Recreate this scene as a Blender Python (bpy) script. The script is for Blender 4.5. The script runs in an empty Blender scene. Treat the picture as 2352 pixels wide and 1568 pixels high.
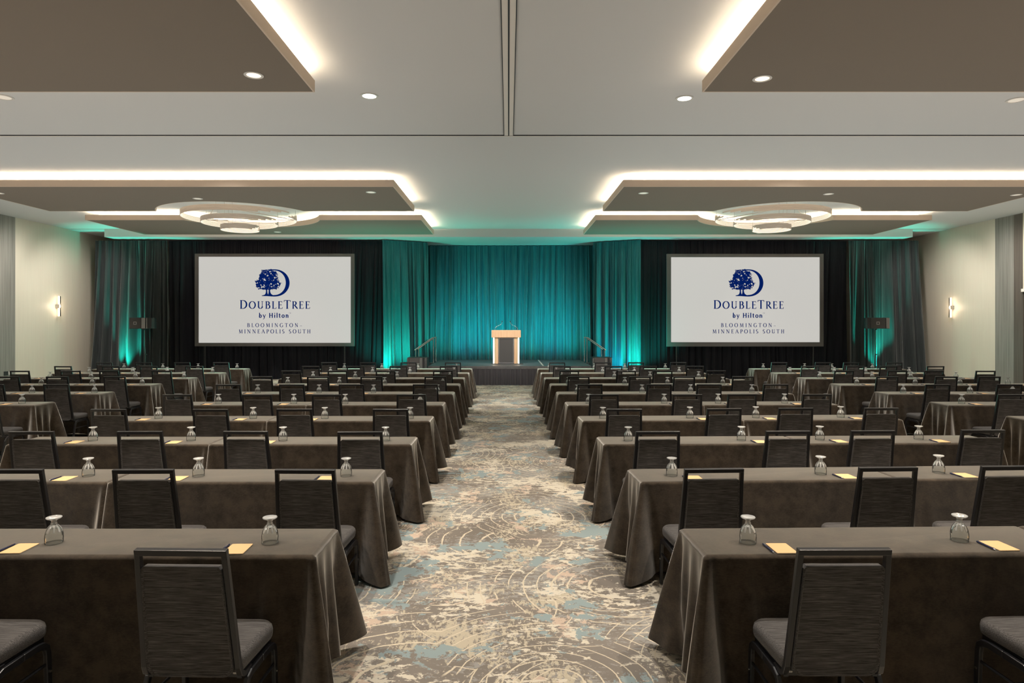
import bpy, bmesh, math, random
from mathutils import Vector, Matrix
S = bpy.context.scene
COL = S.collection
R = math.radians
PI = math.pi
random.seed(7)

# ------------------------------------------------------------------ camera
F = 1480.0          # focal length in pixels of the 2352 px wide frame
CX, HY, CZ = 1168.0, 744.0, 1.97
cam_d = bpy.data.cameras.new('camera')
cam_d.sensor_width = 36.0
cam_d.lens = F / 2352 * 36.0
cam_d.shift_x = (1176 - CX) / 2352
cam_d.shift_y = -(784 - HY) / 2352
cam_d.clip_end = 200
cam = bpy.data.objects.new('camera', cam_d)
COL.objects.link(cam)
cam.location = (0, 0, CZ)
cam.rotation_euler = (R(90), 0, 0)
S.camera = cam

# ------------------------------------------------------------------ world, exposure
w = bpy.data.worlds.new('world'); S.world = w; w.use_nodes = True
w.node_tree.nodes['Background'].inputs[0].default_value = (0.9, 0.85, 0.8, 1)
w.node_tree.nodes['Background'].inputs[1].default_value = 0.02
S.view_settings.view_transform = 'Standard'
S.view_settings.look = 'None'
S.view_settings.exposure = 0.12
S.view_settings.gamma = 1.0
S.view_settings.use_curve_mapping = False
S.cycles.use_denoising = True
S.cycles.max_bounces = 7
S.cycles.diffuse_bounces = 4
S.cycles.glossy_bounces = 3
S.cycles.transmission_bounces = 7
S.cycles.transparent_max_bounces = 24
S.cycles.caustics_reflective = False
S.cycles.caustics_refractive = False
S.cycles.sample_clamp_indirect = 4.0

def spot(loc, aim, energy, color, size=100, blend=1.0, rad=0.08):
    l = bpy.data.lights.new('spot', 'SPOT'); l.energy = energy; l.color = color
    l.spot_size = R(size); l.spot_blend = blend; l.shadow_soft_size = rad
    o = bpy.data.objects.new('scene_light', l); COL.objects.link(o)
    o.location = loc
    d = Vector(aim) - Vector(loc)
    o.rotation_euler = d.to_track_quat('-Z', 'Y').to_euler()
    return o
def point(loc, energy, color, rad=0.2):
    l = bpy.data.lights.new('point', 'POINT'); l.energy = energy; l.color = color; l.shadow_soft_size = rad
    o = bpy.data.objects.new('scene_light', l); COL.objects.link(o); o.location = loc
    return o
WARM = (1.0, 0.86, 0.70)
NEUT = (1.0, 0.93, 0.85)
ZC, ZP, ZB = 5.28, 5.0, 5.0        # main ceiling, dropped panels, back soffit
# recessed ceiling downlights: (x, y, z, warm?, in the picture?)
DOWN = [(-3.1, 7.84, ZP, 1), (3.13, 7.95, ZP, 1), (-2.02, 9.35, ZC, 0), (2.58, 9.45, ZC, 0),
        (-7.37, 9.4, ZC, 0), (7.5, 9.52, ZC, 0),
        (-3.16, 14.8, ZP, 0), (-7.5, 15.55, ZP, 0), (-11.8, 14.9, ZP, 0),
        (3.12, 14.9, ZP, 0), (7.45, 15.0, ZP, 0), (11.9, 15.1, ZP, 0),
        (-7.6, 21.2, ZP, 0), (8.35, 21.4, ZP, 0)]
E_DOWN = 470
for (x, y, z, wm) in DOWN:
    spot((x, y, z - 0.03), (x, y, 0), E_DOWN, WARM if wm else NEUT, 88, 0.9, 0.07)
# the lamps of the same grid over and behind the camera
for x in (-11.8, -7.4, -3.1, 3.1, 7.4, 11.8):
    for y in (3.7, 6.6):
        spot((x, y, ZP - 0.03), (x, y, 0), E_DOWN, WARM, 88, 0.9, 0.07)
for x in (-1.9, 1.9):
    spot((x, 4.5, ZC - 0.03), (x, 4.5, 0), E_DOWN, NEUT, 88, 0.9, 0.07)
for x in (-13.6, -5.2, 5.2, 13.6):  # further ceiling spots ahead of the camera, without fixtures
    for y in (12.6,):
        spot((x, y, ZC - 0.03), (x, y, 0), E_DOWN * 0.8, NEUT, 88, 0.9, 0.07)
for u in (-1, 1):  # added spots to brighten the side walls, no fixtures
    for y, e in ((9.0, 700), (13.5, 800), (18.3, 800), (21.0, 330)):
        spot((u * 13.0, y, ZC - 0.04), (u * 15.3, y + 1.6, 2.2), e, NEUT, 95, 1.0, 0.1)
for u in (-1, 1):  # added spots to brighten the far rows and aisle, no fixtures
    spot((u * 2.2, 12.2, ZC - 0.05), (u * 0.8, 19.0, 0.3), 1000, NEUT, 70, 1.0, 0.06)
    spot((u * 5.6, 12.2, ZC - 0.05), (u * 7.5, 18.5, 0.3), 450, NEUT, 70, 1.0, 0.06)
# added unseen fill lights facing up, to brighten the ceiling
def ceiling_fill(x, y, z, sx, sy, e, color):
    l = bpy.data.lights.new('ceiling_fill', 'AREA'); l.shape = 'RECTANGLE'; l.size = sx; l.size_y = sy; l.energy = e; l.color = color
    o = bpy.data.objects.new('ceiling_fill', l); COL.objects.link(o); o.location = (x, y, z); o.rotation_euler = (PI, 0, 0)
for x in (-7.6, 7.6):
    for y in (1.5, 10.0, 17.6):
        ceiling_fill(x, y, 2.7, 13.0, 8.0, 125, (1.0, 0.97, 0.93))
# teal uplights on the floor in front of the drapes
TEAL = (0.0, 1.0, 0.72)
BLUE = (0.0, 0.62, 0.85)
for (x, y, ax, ay, e, c, sz) in [
        (-13.45, 22.5, -13.3, 22.95, 950, TEAL, 62), (13.0, 22.5, 12.9, 22.95, 950, TEAL, 62),
        (-4.1, 22.1, -4.2, 23.1, 430, TEAL, 120), (4.5, 22.1, 4.6, 23.1, 430, TEAL, 120),
        (-3.3, 22.7, -3.4, 23.6, 400, TEAL, 120), (3.75, 22.7, 3.8, 23.6, 150, BLUE, 120)]:
    spot((x, y, 0.12), (ax, ay, 3.0), e, c, sz, 0.8, 0.05)
for i, x in enumerate((-2.3, -1.5, -0.7, 0.1, 0.9, 1.7, 2.4)):
    spot((x, 22.9, 0.66), (x, 24.6, 1.9), 250, BLUE if i % 2 else (0.0, 0.9, 0.75), 78, 1.0, 0.05)
# rear teal wash on the ceiling near the drapes
for x in (-11.5, -4.5, 4.7, 11.5):
    spot((x, 22.42, 1.0), (x, 21.4, 1.0), 30 if abs(x) > 8 else 170, (0.25, 1.0, 0.72), 176, 0.02, 0.04)

# ------------------------------------------------------------------ materials
def mat(name, color, rough=0.6, metal=0.0, emit=None, estr=1.0, sheen=0.0, spec=0.5):
    m = bpy.data.materials.new(name); m.use_nodes = True
    b = m.node_tree.nodes['Principled BSDF']
    b.inputs['Base Color'].default_value = (*color, 1)
    b.inputs['Roughness'].default_value = rough
    b.inputs['Metallic'].default_value = metal
    b.inputs['Specular IOR Level'].default_value = spec
    if sheen: b.inputs['Sheen Weight'].default_value = sheen; b.inputs['Sheen Roughness'].default_value = 0.4
    if emit:
        b.inputs['Emission Color'].default_value = (*emit, 1); b.inputs['Emission Strength'].default_value = estr
    return m
class NT:
    def __init__(s, m): s.t = m.node_tree; s.n = s.t.nodes; s.b = s.n['Principled BSDF']
    def new(s, ty, **kw):
        x = s.n.new(ty)
        for k, v in kw.items():
            if k in x.inputs: x.inputs[k].default_value = v
            else: setattr(x, k, v)
        return x
    def link(s, a, b): s.t.links.new(a, b)
    def coord(s, scale=(1, 1, 1), out='Object', loc=(0, 0, 0)):
        c = s.new('ShaderNodeTexCoord'); mp = s.new('ShaderNodeMapping')
        mp.inputs['Scale'].default_value = scale; mp.inputs['Location'].default_value = loc
        s.link(c.outputs[out], mp.inputs[0]); return mp.outputs[0]
    def noise(s, vec, scale, detail=3, rough=0.5, dist=0.0):
        x = s.new('ShaderNodeTexNoise'); x.inputs['Scale'].default_value = scale
        x.inputs['Detail'].default_value = detail; x.inputs['Roughness'].default_value = rough
        x.inputs['Distortion'].default_value = dist
        s.link(vec, x.inputs['Vector']); return x.outputs[0]
    def ramp(s, fac, stops):
        r = s.new('ShaderNodeValToRGB'); e = r.color_ramp.elements
        e[0].position, e[0].color = stops[0][0], (*stops[0][1], 1)
        e[1].position, e[1].color = stops[-1][0], (*stops[-1][1], 1)
        for p, c in stops[1:-1]:
            q = e.new(p); q.color = (*c, 1)
        s.link(fac, r.inputs[0]); return r.outputs[0]
    def step(s, fac, lo, hi):
        return s.ramp(fac, [(lo, (0, 0, 0)), (hi, (1, 1, 1))])
    def mix(s, fac, a, b):
        x = s.new('ShaderNodeMix', data_type='RGBA')
        if isinstance(fac, float): x.inputs[0].default_value = fac
        else: s.link(fac, x.inputs[0])
        for v, i in ((a, 6), (b, 7)):
            if isinstance(v, tuple): x.inputs[i].default_value = (*v, 1)
            else: s.link(v, x.inputs[i])
        return x.outputs[2]
    def math(s, op, a, b=None):
        x = s.new('ShaderNodeMath', operation=op)
        for v, i in ((a, 0), (b, 1)):
            if v is None: continue
            if isinstance(v, (int, float)): x.inputs[i].default_value = v
            else: s.link(v, x.inputs[i])
        return x.outputs[0]
    def bump(s, h, strength=0.2, dist=0.01):
        x = s.new('ShaderNodeBump'); x.inputs['Strength'].default_value = strength
        x.inputs['Distance'].default_value = dist
        s.link(h, x.inputs['Height']); s.link(x.outputs[0], s.b.inputs['Normal'])

M = {}
M['ceiling'] = mat('ceiling_paint', (0.57, 0.57, 0.565), 0.9, spec=0.2)
M['taupe'] = mat('taupe_paint', (0.185, 0.155, 0.125), 0.9, spec=0.2)
M['fascia'] = mat('fascia_paint', (0.56, 0.46, 0.37), 0.85, spec=0.2)
M['upstand'] = mat('upstand_paint', (0.8, 0.77, 0.72), 0.85, spec=0.2)
M['led'] = mat('cove_led', (1, 1, 1), 0.5, emit=(1.0, 0.82, 0.60), estr=62)
M['slot'] = mat('dark_slot', (0.02, 0.02, 0.025), 0.7)
M['track'] = mat('track_paint', (0.66, 0.62, 0.57), 0.7)
M['lamp_warm'] = mat('lamp_warm', (1, 1, 1), 0.5, emit=(1.0, 0.72, 0.52), estr=0.95)
M['lamp_white'] = mat('lamp_white', (1, 1, 1), 0.5, emit=(1.0, 0.97, 0.92), estr=3.0)
M['lamp_dim'] = mat('lamp_dim', (0.8, 0.75, 0.68), 0.5, emit=(1.0, 0.85, 0.7), estr=0.22)
M['ring_trim'] = mat('downlight_trim', (0.55, 0.52, 0.48), 0.5)
M['black_metal'] = mat('black_metal', (0.013, 0.013, 0.015), 0.34, spec=0.6)
M['chrome'] = mat('chrome', (0.75, 0.75, 0.75), 0.22, 1.0)
M['steel'] = mat('brushed_steel', (0.42, 0.42, 0.42), 0.35, 1.0)
M['white_plastic'] = mat('white_plastic', (0.6, 0.58, 0.55), 0.4)
M['black_plastic'] = mat('black_plastic', (0.02, 0.02, 0.022), 0.5)
M['grille'] = mat('grille', (0.045, 0.043, 0.042), 0.6)
M['screen'] = mat('screen_light', (0.05, 0.05, 0.05), 0.9, emit=(0.60, 0.585, 0.55), estr=0.85, spec=0.0)
M['navy'] = mat('navy_projection', (0.0, 0.0, 0.0), 0.9, emit=(0.0008, 0.011, 0.10), estr=1.0, spec=0.0)
M['screen_frame'] = mat('screen_frame', (0.085, 0.078, 0.078), 0.6)
M['pad'] = mat('tan_paper', (0.80, 0.50, 0.24), 0.7)
M['pad_edge'] = mat('paper_edge', (0.75, 0.65, 0.5), 0.8)
M['pen'] = mat('navy_pen', (0.02, 0.025, 0.07), 0.25)
M['silver'] = mat('silver', (0.6, 0.6, 0.65), 0.25, 1.0)
M['glow'] = mat('sconce_glow', (1, 1, 1), 0.5, emit=(1.0, 0.78, 0.55), estr=3.5)
M['strip'] = mat('ring_led', (1, 1, 1), 0.5, emit=(1.0, 0.82, 0.60), estr=0.6)
M['lectern_glow'] = mat('lectern_edge_light', (1, 1, 1), 0.5, emit=(1.0, 0.9, 0.72), estr=1.6)
M['stage_skirt'] = mat('stage_skirt', (0.036, 0.033, 0.038), 0.8, sheen=0.2)
M['tape'] = mat('tape', (0.5, 0.48, 0.45), 0.6)

def glass(name, glint_mix, fr):  # mixes in diffuse white as painted highlights
    g = bpy.data.materials.new(name); g.use_nodes = True; t = g.node_tree; t.nodes.clear()
    o = t.nodes.new('ShaderNodeOutputMaterial'); m1 = t.nodes.new('ShaderNodeMixShader'); m2 = t.nodes.new('ShaderNodeMixShader')
    tr = t.nodes.new('ShaderNodeBsdfTransparent'); gl = t.nodes.new('ShaderNodeBsdfGlossy'); df = t.nodes.new('ShaderNodeBsdfDiffuse')
    gl.inputs['Roughness'].default_value = 0.06; gl.inputs['Color'].default_value = (1, 1, 1, 1)
    tr.inputs[0].default_value = (0.97, 0.98, 0.975, 1); df.inputs[0].default_value = (0.95, 0.95, 0.93, 1)
    lw = t.nodes.new('ShaderNodeFresnel'); lw.inputs['IOR'].default_value = fr
    t.links.new(lw.outputs[0], m1.inputs[0]); t.links.new(tr.outputs[0], m1.inputs[1]); t.links.new(gl.outputs[0], m1.inputs[2])
    m2.inputs[0].default_value = glint_mix; t.links.new(m1.outputs[0], m2.inputs[1]); t.links.new(df.outputs[0], m2.inputs[2])
    t.links.new(m2.outputs[0], o.inputs[0]); return g
M['glass'] = glass('clear_glass', 0.06, 1.14)
M['thick_glass'] = glass('thick_glass', 0.26, 1.6)  # extra white puts the brightness of foot and stem into the colour
M['glint_glass'] = glass('glint_glass', 0.55, 1.4)  # strong white for painted glints on facets and rim
def fabric_streak():
    m = mat('streaked_fabric', (0.07, 0.065, 0.06), 0.85, sheen=0.15, spec=0.2); t = NT(m)
    v = t.coord((5, 150, 150)); a = t.noise(v, 1.8, 5, 0.62, 0.5)
    t.link(t.ramp(a, [(0.33, (0.025, 0.023, 0.022)), (0.5, (0.078, 0.073, 0.071)), (0.68, (0.165, 0.157, 0.152))]), t.b.inputs['Base Color'])
    t.bump(a, 0.35, 0.004); return m
M['fabric'] = fabric_streak()
def cloth():
    m = mat('brown_cloth', (0.07, 0.055, 0.04), 0.9, sheen=1.0, spec=0.1); t = NT(m)
    v = t.coord((1, 1, 1), 'Object'); a = t.noise(v, 9, 6, 0.65); b = t.noise(t.coord((1, 1, 3)), 60, 3, 0.6)
    k = t.math('ADD', t.math('MULTIPLY', a, 0.7), t.math('MULTIPLY', b, 0.3))
    t.link(t.ramp(k, [(0.38, (0.022, 0.016, 0.010)), (0.60, (0.062, 0.046, 0.031))]), t.b.inputs['Base Color'])
    t.bump(b, 0.12, 0.003)
    sh = t.new('ShaderNodeBsdfSheen'); sh.inputs['Color'].default_value = (0.50, 0.43, 0.33, 1); sh.inputs['Roughness'].default_value = 0.35
    ad = t.new('ShaderNodeAddShader'); t.link(t.b.outputs[0], ad.inputs[0]); t.link(sh.outputs[0], ad.inputs[1])
    t.link(ad.outputs[0], t.n['Material Output'].inputs[0]); return m
M['cloth'] = cloth()
def drape_mat(name, c0, c1, rough=0.75, sheen=0.3):
    m = mat(name, c0, rough, sheen=sheen, spec=0.2); t = NT(m)
    a = t.noise(t.coord((8, 8, 0.4)), 2.0, 4, 0.6)
    t.link(t.ramp(a, [(0.3, c0), (0.7, c1)]), t.b.inputs['Base Color']); return m
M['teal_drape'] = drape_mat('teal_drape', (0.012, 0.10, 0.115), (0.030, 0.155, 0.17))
M['grey_drape'] = drape_mat('charcoal_drape', (0.022, 0.026, 0.028), (0.04, 0.045, 0.047))
M['black_drape'] = drape_mat('black_drape', (0.006, 0.006, 0.009), (0.011, 0.011, 0.015), 0.9, 0.05)
def wood(name, a, b, vec, sc):
    m = mat(name, a, 0.45); t = NT(m)
    k = t.noise(t.coord(vec), sc, 4, 0.6, 0.4)
    t.link(t.ramp(k, [(0.3, a), (0.7, b)]), t.b.inputs['Base Color']); return m
M['maple'] = wood('maple', (0.62, 0.38, 0.22), (0.74, 0.49, 0.30), (14, 14, 0.6), 2.0)
M['ring_metal'] = wood('brushed_ring', (0.50, 0.43, 0.37), (0.64, 0.57, 0.50), (2, 2, 60), 1.5)
M['wall_beige'] = wood('beige_wallcover', (0.60, 0.54, 0.45), (0.66, 0.60, 0.50), (30, 30, 0.3), 2.5)
M['wall_grey'] = wood('grey_strie_wallcover', (0.14, 0.135, 0.12), (0.29, 0.28, 0.255), (26, 26, 0.25), 2.0)
M['wall_dark'] = wood('dark_strie_wood', (0.06, 0.05, 0.042), (0.13, 0.11, 0.095), (26, 26, 0.25), 2.0)
M['deck'] = wood('stage_deck', (0.06, 0.058, 0.06), (0.11, 0.108, 0.11), (2, 14, 1), 2.0)
M['deck'].node_tree.nodes['Principled BSDF'].inputs['Roughness'].default_value = 0.45

def carpet():
    m = mat('patterned_carpet', (0.2, 0.17, 0.14), 0.95, spec=0.1); t = NT(m)
    v = t.coord((1, 1, 1))
    def warp(vec, sc, amt):
        nn = t.new('ShaderNodeTexNoise'); nn.inputs['Scale'].default_value = sc; nn.inputs['Detail'].default_value = 4
        t.link(vec, nn.inputs['Vector'])
        sub = t.new('ShaderNodeVectorMath', operation='SUBTRACT'); t.link(nn.outputs['Color'], sub.inputs[0]); sub.inputs[1].default_value = (0.5, 0.5, 0.5)
        mu = t.new('ShaderNodeVectorMath', operation='SCALE'); t.link(sub.outputs[0], mu.inputs[0]); mu.inputs['Scale'].default_value = amt
        ad = t.new('ShaderNodeVectorMath', operation='ADD'); t.link(vec, ad.inputs[0]); t.link(mu.outputs[0], ad.inputs[1])
        return ad.outputs[0]
    wv = warp(v, 9, 0.10)
    base = t.ramp(t.noise(v, 1.4, 3), [(0.35, (0.185, 0.162, 0.138)), (0.65, (0.235, 0.208, 0.180))])
    # torn patches: a broad mask times a fine tear
    def patch(loc, sc, lo, fine_sc, fl, stretch=(1, 1, 1)):
        big = t.noise(t.coord((1, 1, 1), loc=loc), sc, 2, 0.5)
        fn = t.noise(t.coord(stretch, loc=loc), fine_sc, 7, 0.72, 0.3)
        s_ = t.math('ADD', t.math('MULTIPLY', big, 0.9), t.math('MULTIPLY', fn, fl))
        return t.step(t.math('MULTIPLY', s_, 0.5), lo / 2, lo / 2 + 0.004)
    cream = patch((3.1, 1.7, 0), 1.5, 1.08, 9.5, 1.1, (1.0, 1.7, 1))
    cream2 = patch((13.1, 5.7, 0), 1.7, 1.10, 14, 1.1, (2.2, 1, 1))
    peach = patch((7.7, 9.9, 0), 1.7, 1.15, 8, 1.1)
    blue = patch((21.7, 4.2, 0), 1.7, 1.11, 6.0, 1.1)
    pale = patch((31.7, 14.2, 0), 1.3, 1.03, 13, 1.1, (1, 2.0, 1))
    # concentric rings round scattered centres
    def rings(loc, vs, n_, wd):
        vo = t.new('ShaderNodeTexVoronoi'); vo.inputs['Scale'].default_value = vs
        vv = warp(t.coord((1, 1, 1), loc=loc), 3.0, 0.05); t.link(warp(vv, 40, 0.006), vo.inputs['Vector'])
        d = vo.outputs['Distance']
        wob = t.noise(t.math('ADD', t.math('MULTIPLY', d, 9.0), 3.0), 2.0, 2) if False else d
        fr = t.math('FRACT', t.math('MULTIPLY', t.math('POWER', d, 0.85), n_))
        ln = t.math('LESS_THAN', fr, wd)
        brk = t.step(t.noise(t.coord((1, 1, 1), loc=loc), 2.2, 3), 0.43, 0.46)
        return t.math('MULTIPLY', ln, brk)
    r1 = rings((0.35, 0.2, 0), 0.62, 19.0, 0.095)
    r2 = rings((4.6, 7.3, 0), 0.85, 16.0, 0.085)
    r2 = t.math('MULTIPLY', r2, t.step(t.noise(v, 1.3, 2), 0.5, 0.53))
    c = t.mix(pale, base, (0.30, 0.285, 0.26))
    c = t.mix(cream2, c, (0.48, 0.42, 0.32))
    c = t.mix(peach, c, (0.54, 0.42, 0.33))
    c = t.mix(cream, c, (0.64, 0.58, 0.47))
    c = t.mix(t.math('MAXIMUM', r1, r2), c, (0.62, 0.54, 0.41))
    c = t.mix(blue, c, (0.27, 0.33, 0.33))
    t.link(c, t.b.inputs['Base Color'])
    t.bump(t.noise(v, 350, 2), 0.3, 0.004)
    return m
M['carpet'] = carpet()

# ------------------------------------------------------------------ mesh helpers
class MB:
    def __init__(s): s.v = []; s.f = []
    def add(s, vs, fs):
        k = len(s.v); s.v += [tuple(x) for x in vs]; s.f += [tuple(k + i for i in f) for f in fs]; return s
    def box(s, c, d, rot=None):
        x, y, z = d[0] / 2, d[1] / 2, d[2] / 2
        vs = [Vector((a * x, b * y, e * z)) for a in (-1, 1) for b in (-1, 1) for e in (-1, 1)]
        if rot: vs = [rot @ q for q in vs]
        vs = [q + Vector(c) for q in vs]
        return s.add(vs, [(0, 1, 3, 2), (4, 6, 7, 5), (0, 4, 5, 1), (2, 3, 7, 6), (0, 2, 6, 4), (1, 5, 7, 3)])
    def bbox(s, a, b): return s.box([(a[i] + b[i]) / 2 for i in range(3)], [abs(b[i] - a[i]) for i in range(3)])
    def tube(s, pts, r, seg=8, r2=None, up=(0, 0, 1)):
        pts = [Vector(p) for p in pts]; n = len(pts); ring = []
        for i, p in enumerate(pts):
            d = (pts[min(i + 1, n - 1)] - pts[max(i - 1, 0)]).normalized()
            u = Vector(up)
            if abs(d.dot(u)) > 0.95: u = Vector((1, 0, 0))
            a = d.cross(u).normalized(); b = a.cross(d).normalized()
            rr = r[i] if isinstance(r, (list, tuple)) else r
            rb = rr if r2 is None else r2
            ring.append([p + a * rr * math.cos(2 * PI * k / seg) + b * rb * math.sin(2 * PI * k / seg) for k in range(seg)])
        vs = [q for g_ in ring for q in g_]; fs = []
        for i in range(n - 1):
            for k in range(seg):
                k2 = (k + 1) % seg
                fs.append((i * seg + k, i * seg + k2, (i + 1) * seg + k2, (i + 1) * seg + k))
        fs.append(tuple(range(seg - 1, -1, -1))); fs.append(tuple((n - 1) * seg + k for k in range(seg)))
        return s.add(vs, fs)
    def bar(s, pts, wx, wy, side=(1, 0, 0)):       # rectangular section swept, width wx along side, wy across
        pts = [Vector(p) for p in pts]; n = len(pts); vs = []; fs = []; sd = Vector(side)
        for i, p in enumerate(pts):
            d = (pts[min(i + 1, n - 1)] - pts[max(i - 1, 0)]).normalized()
            b = d.cross(sd).normalized()
            vs += [p + sd * wx / 2 + b * wy / 2, p - sd * wx / 2 + b * wy / 2, p - sd * wx / 2 - b * wy / 2, p + sd * wx / 2 - b * wy / 2]
        for i in range(n - 1):
            for k in range(4):
                k2 = (k + 1) % 4; fs.append((i * 4 + k, i * 4 + k2, i * 4 + 4 + k2, i * 4 + 4 + k))
        fs += [(3, 2, 1, 0), tuple((n - 1) * 4 + k for k in range(4))]
        return s.add(vs, fs)
    def lathe(s, prof, seg=24, c=(0, 0, 0), caps=True):
        vs = []; fs = []; n = len(prof)
        for (r, z) in prof:
            for k in range(seg):
                a = 2 * PI * k / seg; vs.append((c[0] + r * math.cos(a), c[1] + r * math.sin(a), c[2] + z))
        for i in range(n - 1):
            for k in range(seg):
                k2 = (k + 1) % seg; fs.append((i * seg + k, i * seg + k2, (i + 1) * seg + k2, (i + 1) * seg + k))
        if caps: fs += [tuple(range(seg - 1, -1, -1)), tuple((n - 1) * seg + k for k in range(seg))]
        return s.add(vs, fs)
    def prism(s, poly, z0, z1):
        n = len(poly)
        vs = [(x, y, z0) for x, y in poly] + [(x, y, z1) for x, y in poly]
        fs = [tuple(range(n - 1, -1, -1)), tuple(range(n, 2 * n))] + [(i, (i + 1) % n, n + (i + 1) % n, n + i) for i in range(n)]
        return s.add(vs, fs)
    def band(s, pa, pb, z0, z1):                   # closed wall between two outlines
        n = len(pa)
        vs = [(x, y, z0) for x, y in pa] + [(x, y, z1) for x, y in pa] + [(x, y, z0) for x, y in pb] + [(x, y, z1) for x, y in pb]
        fs = []
        for i in range(n):
            j = (i + 1) % n
            fs += [(i, j, n + j, n + i), (2 * n + j, 2 * n + i, 3 * n + i, 3 * n + j), (n + i, n + j, 3 * n + j, 3 * n + i), (j, i, 2 * n + i, 2 * n + j)]
        return s.add(vs, fs)
    def loops(s, ls, cap0=True, cap1=True):
        n = len(ls[0]); vs = [p for l in ls for p in l]; fs = []
        for i in range(len(ls) - 1):
            for k in range(n):
                k2 = (k + 1) % n; fs.append((i * n + k, i * n + k2, (i + 1) * n + k2, (i + 1) * n + k))
        if cap0: fs.append(tuple(range(n - 1, -1, -1)))
        if cap1: fs.append(tuple((len(ls) - 1) * n + k for k in range(n)))
        return s.add(vs, fs)
    def build(s, name, m, parent=None, smooth=False, bevel=0, kind=None):
        me = bpy.data.meshes.new(name); me.from_pydata(s.v, [], s.f); me.update()
        bm = bmesh.new(); bm.from_mesh(me); bmesh.ops.recalc_face_normals(bm, faces=bm.faces); bm.to_mesh(me); bm.free()
        me.materials.append(m)
        if smooth:
            me.shade_smooth()
            if smooth != 'all': me.set_sharp_from_angle(angle=R(smooth if smooth is not True else 40))
        o = bpy.data.objects.new(name, me); COL.objects.link(o)
        if parent: o.parent = parent
        if bevel:
            b = o.modifiers.new('bevel', 'BEVEL'); b.width = bevel; b.segments = 2; b.limit_method = 'ANGLE'
        if kind: o['kind'] = kind
        return o
def tag(o, label, cat, group=None):
    o['label'] = label; o['category'] = cat
    if group: o['group'] = group
    return o
def thing(name, label, cat, loc=(0, 0, 0), rz=0, group=None):
    o = bpy.data.objects.new(name, None); COL.objects.link(o); o.empty_display_size = 0.1
    o.location = loc; o.rotation_euler = (0, 0, rz)
    return tag(o, label, cat, group)
def dup(root, loc, rz, label, group):
    r = root.copy(); COL.objects.link(r); r.location = loc; r.rotation_euler = (0, 0, rz)
    r['label'] = label
    if group: r['group'] = group
    for ch in list(root.children):
        c = ch.copy(); COL.objects.link(c); c.parent = r
        for g_ in list(ch.children):
            d = g_.copy(); COL.objects.link(d); d.parent = c
    return r
def P(px, py, z):      # the point of height z seen at this pixel
    d = F * (CZ - z) / (py - HY); return ((px - CX) * d / F, d, z)

# ------------------------------------------------------------------ room shell
XW = 15.33
YR, YF = -4.0, 25.3
def st(mb, name, m, **k): return mb.build(name, m, kind='structure', **k)
st(MB().bbox((-XW, YR, -0.2), (XW, YF, 0)), 'floor', M['carpet'])
st(MB().bbox((-XW, YR, ZC), (XW, YF, ZC + 0.2)), 'ceiling', M['ceiling'])
st(MB().bbox((-XW, YF, 0), (XW, YF + 0.2, ZC)), 'wall_back', M['wall_grey'])
st(MB().bbox((-XW, YR - 0.2, 0), (XW, YR, ZC)), 'wall_rear', M['wall_beige'])
# side walls: beige end bay, grey strie bay nearer
wl = st(MB().bbox((-XW - 0.2, 20.0, 0), (-XW, YF, ZC)), 'wall_left', M['wall_beige'])
st(MB().bbox((-XW - 0.2, YR, 0), (-XW + 0.02, 20.0, ZC)), 'wall_left', M['wall_grey'])
wr = st(MB().bbox((XW, 20.3, 0), (XW + 0.2, YF, ZC)), 'wall_right', M['wall_beige'])
st(MB().bbox((XW, 19.55, 0), (XW + 0.2, 20.3, ZC)), 'wall_right', M['wall_grey'])
st(MB().bbox((XW - 0.0, YR, 3.02), (XW + 0.2, 19.2, ZC)), 'wall_right', M['wall_beige'])
st(MB().bbox((XW + 0.15, YR, 0), (XW + 0.35, 19.55, 3.3)), 'wall_right', M['wall_dark'])
st(MB().bbox((XW, 19.2, 0), (XW + 0.2, 19.55, ZC)), 'trim_1', M['wall_dark'])
st(MB().bbox((XW - 0.06, 10.0, 2.93), (XW + 0.14, 19.2, 3.02)), 'trim_2', M['track'])
for sx, nm in ((-1, 'baseboard_left'), (1, 'baseboard_right')):
    y1 = 25.2; y0 = YR if sx < 0 else 20.3
    st(MB().bbox((sx * (XW - 0.025), y0, 0), (sx * (XW - 0.001), y1, 0.1)), nm, M['wall_dark'])
# soffit over the drapes
st(MB().bbox((-14.05, 22.4, ZB), (14.05, YF, ZC)), 'trim_3', M['ceiling'])
st(MB().bbox((-XW, 22.4, ZC - 0.02), (-14.05, YF, ZC)), 'trim_4', M['ceiling'])
st(MB().bbox((14.05, 22.4, ZC - 0.02), (XW, YF, ZC)), 'trim_5', M['ceiling'])
# partition tracks
YT = 11.29
st(MB().bbox((-XW, YT - 0.012, ZC - 0.012), (XW, YT + 0.010, ZC - 0.0005)), 'trim_6', M['slot'])
st(MB().bbox((-XW, YT + 0.010, ZC - 0.016), (XW, YT + 0.05, ZC - 0.0005)), 'trim_7', M['track'])
for i, (a, b, m) in enumerate(((-0.009, 0.011, 'slot'), (-0.085, -0.074, 'slot'), (0.076, 0.087, 'slot'), (-0.074, -0.009, 'track'), (0.011, 0.076, 'track'))):
    st(MB().bbox((a + 0.002, YR, ZC - (0.014 if m == 'track' else 0.016)), (b + 0.002, YT - 0.012, ZC - 0.0005)), 'trim_%d' % (8 + i), M[m])

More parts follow.
